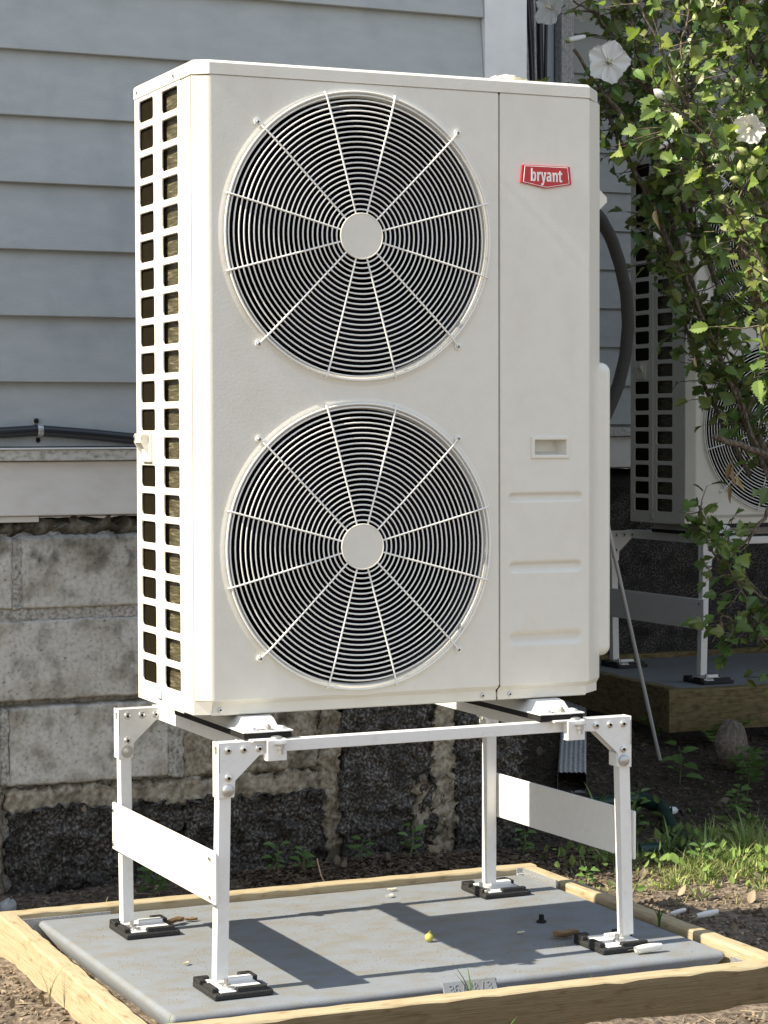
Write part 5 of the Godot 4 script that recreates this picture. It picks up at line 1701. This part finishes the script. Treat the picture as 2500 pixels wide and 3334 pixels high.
func small_things() -> void:
	var soil_point := func() -> Vector3:
		var x := rng.randf_range(-0.6, 2.9)
		var z := rng.randf_range(-2.6, 0.7)
		if x > -0.11 and x < 1.28 and z > -0.965 and z < 0.20 + 0.03 * x:
			return Vector3(0, 99, 0)
		if z < -1.37 and x < 1.48:
			return Vector3(0, 99, 0)
		if x > 2.45 and z < -2.3:
			return Vector3(0, 99, 0)
		return Vector3(x, ground_y(x, z) + 0.001, z)
	var mulch_point := func() -> Vector3:
		var x := rng.randf_range(0.62, 1.9)
		var z := -1.33 + absf(rng.randfn(0.0, 0.17))
		if z > -0.96 and x < 1.28:
			return Vector3(0, 99, 0)
		return Vector3(x, ground_y(x, z) + 0.002, z)
	var chip := G.new()
	chip.quad(Vector3(-1, 0.0, -0.22), Vector3(-0.9, 0.1, 0.25), Vector3(0.1, 0.22, 0.3), Vector3(0.0, 0.12, -0.3), Vector3.UP)
	chip.quad(Vector3(0.0, 0.12, -0.3), Vector3(0.1, 0.22, 0.3), Vector3(1.0, 0.02, 0.18), Vector3(0.8, -0.03, -0.2), Vector3.UP)
	var peb := G.new()
	peb.blob(Transform3D(Basis().scaled(Vector3(1, 0.6, 0.8)), Vector3(0, 0.2, 0)), 4, 6, noise(0.01, 2, 7), 0.5)
	var twig := G.new()
	twig.tube([Vector3(-1, 0.05, 0), Vector3(-0.2, 0.1, 0.12), Vector3(0.4, 0.08, 0.02), Vector3(1, 0.12, 0.2)], [0.03, 0.035, 0.03, 0.015], 4)
	var dl := leaf_mesh(1, 990)
	var brown := func() -> Color:
		var v := rng.randf_range(0.5, 1.6)
		return Color(0.17 * v, 0.128 * v, 0.088 * v)
	var pale := func() -> Color:
		var v := rng.randf_range(0.5, 1.5)
		return Color(0.27 * v, 0.22 * v, 0.15 * v)
	var rust := func() -> Color:
		var v := rng.randf_range(0.25, 1.6)
		return Color(0.125 * v, 0.086 * v, 0.055 * v)
	scatter("soil_crumbs", peb.mesh(), 26000, soil_point, brown, 0.0015, 0.0065, 0.5)
	scatter("leaf_litter", chip.mesh(), 9000, soil_point, pale, 0.003, 0.013, 0.5)
	scatter("twig_litter", twig.mesh(), 2600, soil_point, pale, 0.010, 0.036, 0.3)
	scatter("mulch", chip.mesh(), 7000, mulch_point, rust, 0.004, 0.014, 0.8)
	scatter("fallen_leaves", dl, 420, soil_point, pale, 0.018, 0.042, 1.2)
	# sand and specks lying on the pad
	var pad_point := func() -> Vector3:
		var x := rng.randf_range(0.03, 1.19)
		var z := rng.randf_range(-0.88, -0.03)
		if tn.get_noise_2d(x * 240.0 + 700.0, z * 400.0) < rng.randf_range(-0.25, 0.3):
			return Vector3(0, 99, 0)
		return Vector3(x, 0.0004, z)
	scatter("sand_grains", peb.mesh(), 5000, pad_point, func() -> Color: return Color(0.34, 0.25, 0.16) * rng.randf_range(0.5, 1.4), 0.0004, 0.0011, 0.4)
	var cover_point := func() -> Vector3:
		var x := rng.randfn(2.0, 0.25)
		var z := rng.randfn(-1.12, 0.2)
		if x < 1.4 or z > -0.72 or tn.get_noise_2d(x * 420.0 + 40.0, z * 420.0) < -0.02:
			return Vector3(0, 99, 0)
		return Vector3(x, ground_y(x, z) + rng.randf_range(0.008, 0.05), z)
	scatter("ground_cover", leaf_mesh(1, 777), 1500, cover_point, func() -> Color: return Color(0.13, 0.20, 0.045) * rng.randf_range(0.6, 1.5), 0.012, 0.034, 1.5)
	# named debris on the pad
	for q in [["dry_leaf", Vector3(0.262, 0.003, -0.735), 0.05, M.dead, "curled brown leaf beside the rear left rubber foot", "leaf"], ["dry_leaf", Vector3(0.978, 0.004, -0.248), 0.06, M.dead, "rolled brown leaf left of the front right rubber foot", "leaf"], ["dry_leaf", Vector3(0.305, 0.002, -0.750), 0.03, M.dead, "small brown seed stalk behind the left stand leg", "leaf"], ["wood_chip", Vector3(0.16, 0.002, -0.37), 0.02, M.cream, "pale wood chip on the left half of the pad", "wood chip"], ["wood_chip", Vector3(0.91, 0.002, -0.326), 0.018, M.cream, "tan wood chip on the shaded part of the pad", "wood chip"], ["petal_scrap", Vector3(0.846, 0.002, -0.856), 0.022, M.cream, "yellowish petal scrap near the back edge of the pad", "petal"], ["petal_scrap", Vector3(0.811, 0.002, -0.792), 0.025, M.petal, "white petal scrap near the back edge of the pad", "petal"]]:
		var g := G.new()
		var P := []
		var r2 := RandomNumberGenerator.new()
		r2.seed = int(q[1].x * 1000)
		for i in 6:
			var t := i / 5.0
			var row := PackedVector3Array()
			for k in 6:
				var w := (k - 2.5) / 2.5
				row.append(Vector3((t - 0.5) * q[2], 0.18 * q[2] * w * w + r2.randf_range(0, 0.08) * q[2], w * 0.24 * q[2] * sin(PI * (0.1 + 0.8 * t)) + 0.1 * q[2] * sin(t * 5.0)))
			P.append(row)
		g.grid(P)
		var o := part(q[0], g, q[3], self, Transform3D(Basis(Vector3.UP, r2.randf_range(-0.4, 0.5)), q[1]))
		tag(o, q[4], q[5])
	var g := G.new()
	g.cyl(Vector3(0, 0, 0), Vector3(0, 0.004, 0), 0.011, 16)
	g.cyl(Vector3(0, 0.004, 0), Vector3(0, 0.016, 0), 0.006, 12, 0.002)
	tag(part("rubber_plug", g, M.black, self, at(Vector3(1.005, 0.0005, -0.41))), "small black rubber plug in the shadow on the pad", "plug")
	g = G.new()
	g.blob(Transform3D(Basis().scaled(Vector3(0.0095, 0.010, 0.0095)), Vector3.ZERO), 8, 12)
	g.tube([Vector3(0, 0.009, 0), Vector3(0.003, 0.015, 0)], 0.002, 6)
	tag(part("seed_bud", g, mat(0.42, 0.38, 0.08, 0.6), self, at(Vector3(0.698, 0.010, -0.345))), "small yellow-green bud on the middle of the pad", "bud")
	# fallen closed flowers
	var closed := func(called: String, p: Vector3, dir: Vector3, len: float, label: String) -> void:
		var o := thing(called, label, "flower", p, 0.0, "fallen closed flowers")
		furled(o, Vector3.ZERO, dir, len)
		var cg := G.new()
		cg.blob(Transform3D(Basis(Vector3(1, 0, 0), dir.normalized(), Vector3(1, 0, 0).cross(dir.normalized())).scaled_local(Vector3(0.007, 0.012, 0.007)), -dir * 0.006), 6, 8)
		part("calyx", cg, M.cream, o)
	closed.call("fallen_flower", Vector3(1.035, 0.012, -0.058), Vector3(1.0, 0.02, 0.0), 0.062, "white closed flower fallen in front of the right rubber foot")
	closed.call("fallen_flower", Vector3(1.44, ground_y(1.44, -0.47) + 0.018, -0.46), Vector3(0.95, 0.12, 0.1), 0.055, "longer white closed flower on the dirt beyond the right board")
	closed.call("fallen_flower", Vector3(1.40, ground_y(1.40, -0.5) + 0.018, -0.51), Vector3(0.7, 0.15, 0.1), 0.04, "shorter white closed flower lying against the right board")
	closed.call("fallen_flower", Vector3(1.72, ground_y(1.72, -1.99) + 0.02, -1.99), Vector3(0.7, -0.2, 0.1), 0.05, "white closed flower in shade behind the front right bracket")
	var lf := thing("wilted_flower", "cream wilted flower lying on top of the heat pump lid", "flower", Vector3(0.839, 1.812, -0.235))
	g = G.new()
	var wn := noise(0.03, 3, 5)
	g.blob(Transform3D(Basis().scaled(Vector3(0.034, 0.010, 0.018)), Vector3(0, 0.006, 0)), 8, 14, wn, 0.5)
	g.blob(Transform3D(Basis().scaled(Vector3(0.020, 0.010, 0.014)), Vector3(-0.03, 0.002, 0)), 8, 14, wn, 0.5)
	part("petals", g, M.cream, lf)
	# crumpled white wrapper at the left
	g = G.new()
	g.blob(Transform3D(Basis().scaled(Vector3(0.020, 0.019, 0.018)), Vector3(0, 0.014, 0)), 12, 16, noise(0.035, 4, 15), 0.75)
	tag(part("crumpled_paper", g, mat(0.38, 0.39, 0.39, 0.7), self, at(Vector3(0.022, ground_y(0.025, -1.25) - 0.004, -1.25))), "crumpled white paper against the foundation at the left edge", "litter")
	# conduit along the near wall with its clamp
	var cd := thing("conduit", "dark grey conduit cable running along the wall above the white skirt board", "conduit", Vector3.ZERO)
	g = G.new()
	g.tube(smooth_path([Vector3(-1.2, 1.06, -1.383), Vector3(-0.6, 1.068, -1.383), Vector3(-0.1, 1.082, -1.383), Vector3(0.05, 1.087, -1.383), Vector3(0.146, 1.0925, -1.383), Vector3(0.28, 1.082, -1.383), Vector3(0.39, 1.071, -1.383), Vector3(0.6, 1.066, -1.383), Vector3(1.0, 1.066, -1.383)], 60), 0.0135, 14)
	part("pipe", g, M.cable, cd)
	g = G.new()
	var P := []
	for i in 13:
		var a := -PI * 0.5 + PI * i / 12.0
		var row := PackedVector3Array()
		for xx in [-0.007, 0.0, 0.007]:
			row.append(Vector3(0.147 + xx, 1.0925 + sin(a) * 0.0155, -1.383 + cos(a) * (0.0155 + (0.001 if xx == 0.0 else 0.0))))
		P.append(row)
	g.grid(P)
	g.box(Vector3(0.136, 1.1065, -1.4), Vector3(0.150, 1.124, -1.393), 0.001)
	g.box(Vector3(0.138, 1.061, -1.4), Vector3(0.152, 1.079, -1.390), 0.001)
	var clamp := part("clamp", g, M.galv, cd)
	part("screw", screw(Vector3(0.142, 1.1155, -1.393), Vector3(0, 0, 1), 0.0062), M.black, clamp)
	part("screw", screw(Vector3(0.145, 1.069, -1.390), Vector3(0, 0, 1), 0.0062), M.black, clamp)
	# insulated hose from the unit
	g = G.new()
	g.tube(smooth_path([Vector3(1.02, 1.66, -0.50), Vector3(1.14, 1.625, -0.5), Vector3(1.205, 1.570, -0.500), Vector3(1.234, 1.525, -0.500), Vector3(1.258, 1.465, -0.500), Vector3(1.274, 1.400, -0.500), Vector3(1.279, 1.331, -0.500), Vector3(1.272, 1.258, -0.500), Vector3(1.253, 1.190, -0.500), Vector3(1.222, 1.125, -0.500), Vector3(1.14, 1.03, -0.49), Vector3(1.04, 0.98, -0.48)], 48), 0.0145, 14)
	tag(part("insulated_hose", g, M.hose, self), "thick black insulated hose looping out behind the heat pump's right side", "hose")
	# galvanised rod
	g = G.new()
	g.tube([Vector3(2.36, 0.02, -2.11), Vector3(2.0, 0.74, -1.8), Vector3(1.75, 1.24, -1.585)], 0.0062, 10)
	tag(part("metal_rod", g, mat(0.62, 0.63, 0.64, 0.45, 0.15), self), "thin galvanised rod leaning from the soil behind the heat pump", "rod")
	# downspout: vertical pipe, elbow, extension on the soil
	var ds := thing("downspout", "fluted light grey downspout with a loose extension lying on the ground", "downspout", Vector3.ZERO)
	var flute := func(a: Vector3, b: Vector3, w: float, d: float, up: Vector3) -> G:
		var gg := G.new()
		var t := (b - a).normalized()
		var z := (up - t * up.dot(t)).normalized()
		var x := t.cross(z).normalized()
		var sec := PackedVector2Array()
		for k in 29:
			var u := k / 28.0
			sec.append(Vector2((u - 0.5) * (w - 0.012), d / 2 - 0.0035 * (0.5 - 0.5 * cos(u * TAU * 5.0))))
		sec.append(Vector2(w / 2 - 0.002, d / 2 - 0.003))
		sec.append(Vector2(w / 2, d / 2 - 0.008))
		sec.append(Vector2(w / 2, -d / 2 + 0.004))
		sec.append(Vector2(w / 2 - 0.004, -d / 2))
		sec.append(Vector2(-w / 2 + 0.004, -d / 2))
		sec.append(Vector2(-w / 2, -d / 2 + 0.004))
		sec.append(Vector2(-w / 2, d / 2 - 0.008))
		sec.append(Vector2(-w / 2 + 0.002, d / 2 - 0.003))
		var R := []
		for p in [a, b]:
			var row := PackedVector3Array()
			for q in sec:
				row.append(p + x * q.x + z * q.y)
			R.append(row)
		gg.grid(R, true)
		return gg
	part("pipe", flute.call(Vector3(3.079, 5.4, -4.030), Vector3(3.079, 0.55, -4.030), 0.062, 0.055, Vector3(0, 0, 1)), M.alu, ds)
	part("elbow", flute.call(Vector3(3.079, 0.57, -4.032), Vector3(2.93, 0.17, -3.70), 0.070, 0.06, Vector3(0, 1, 1)), M.alu, ds)
	part("extension", flute.call(Vector3(2.70, 0.125, -3.27), Vector3(1.895, 0.045, -1.86), 0.085, 0.062, Vector3(0, 1, 0)), M.alu, ds)
	# cables down the inner corner
	var cables := thing("service_cables", "bundle of dark and grey cables hanging beside the white corner board", "cables", Vector3.ZERO)
	for k in 6:
		g = G.new()
		var x0: float = [2.845, 2.865, 2.885, 2.90, 2.925, 2.945][k]
		g.tube(smooth_path([Vector3(x0 - 0.05, 3.6, -4.03), Vector3(x0 + 0.035 * k / 5.0, 2.95, -4.03 + 0.015 * (k % 2)), Vector3(x0 + 0.045, 2.5, -4.03), Vector3(x0 + 0.06, 2.0, -4.04), Vector3(2.95, 1.4, -4.04)], 24), [0.009, 0.006, 0.009, 0.006, 0.011, 0.007][k], 8)
		part("cable", g, [M.cable, M.alu, M.cable, M.alu, M.cable, M.cable][k], cables)
	# dark green hose on the soil
	g = G.new()
	var gp := []
	for q in [[1.70, -1.62], [1.855, -1.69], [1.94, -1.70], [2.03, -1.69], [2.06, -1.62], [2.02, -1.52], [1.97, -1.40], [1.93, -1.30], [1.84, -1.22], [1.74, -1.22]]:
		gp.append(Vector3(q[0], ground_y(q[0], q[1]) + 0.02, q[1]))
	g.tube(smooth_path(gp, 60), 0.019, 12)
	tag(part("garden_hose", g, M.green, self), "dark green pipe curving over the soil behind the right stand leg", "pipe")
	# stones
	g = G.new()
	g.blob(Transform3D(Basis(Vector3(0, 0, 1), 0.12).scaled_local(Vector3(0.060, 0.092, 0.042)), Vector3(0, 0.080, 0)), 14, 18, noise(0.008, 2, 29), 0.22)
	tag(part("standing_stone", g, M.stone, self, at(Vector3(2.505, ground_y(2.505, -1.93) - 0.005, -1.93))), "upright brown stone slab in the shade beside the ferns", "stone")
	for q in [[1.66, -2.0, 0.035, "flat grey stone behind the front right bracket"], [1.78, -2.1, 0.028, "small pale stone beside the fluted downspout"], [1.25, -1.16, 0.020, "tan pebble in the mulch left of the rear right leg"], [2.09, -1.62, 0.022, "white quartz pebble beside the green pipe"]]:
		g = G.new()
		g.blob(Transform3D(Basis().scaled(Vector3(q[2], q[2] * 0.55, q[2] * 0.8)), Vector3(0, q[2] * 0.3, 0)), 9, 12, noise(0.014, 3, int(q[0] * 50)), 0.4)
		tag(part("stone", g, M.stone if q[2] > 0.026 else M.trim, self, at(Vector3(q[0], ground_y(q[0], q[1]), q[1]))), q[3], "stone", "loose stones on the soil")
	# bare twig by the foundation
	g = G.new()
	g.tube([Vector3(0.62, -0.03, -1.12), Vector3(0.70, -0.022, -1.10), Vector3(0.80, -0.03, -1.07)], 0.0025, 6)
	g.tube([Vector3(0.775, -0.03, -1.075), Vector3(0.758, 0.005, -1.08), Vector3(0.752, 0.045, -1.09)], 0.0018, 6)
	tag(part("dry_twig", g, mat(0.32, 0.25, 0.17, 0.9), self), "dry pale twig lying behind the frame with an upright stub", "twig")
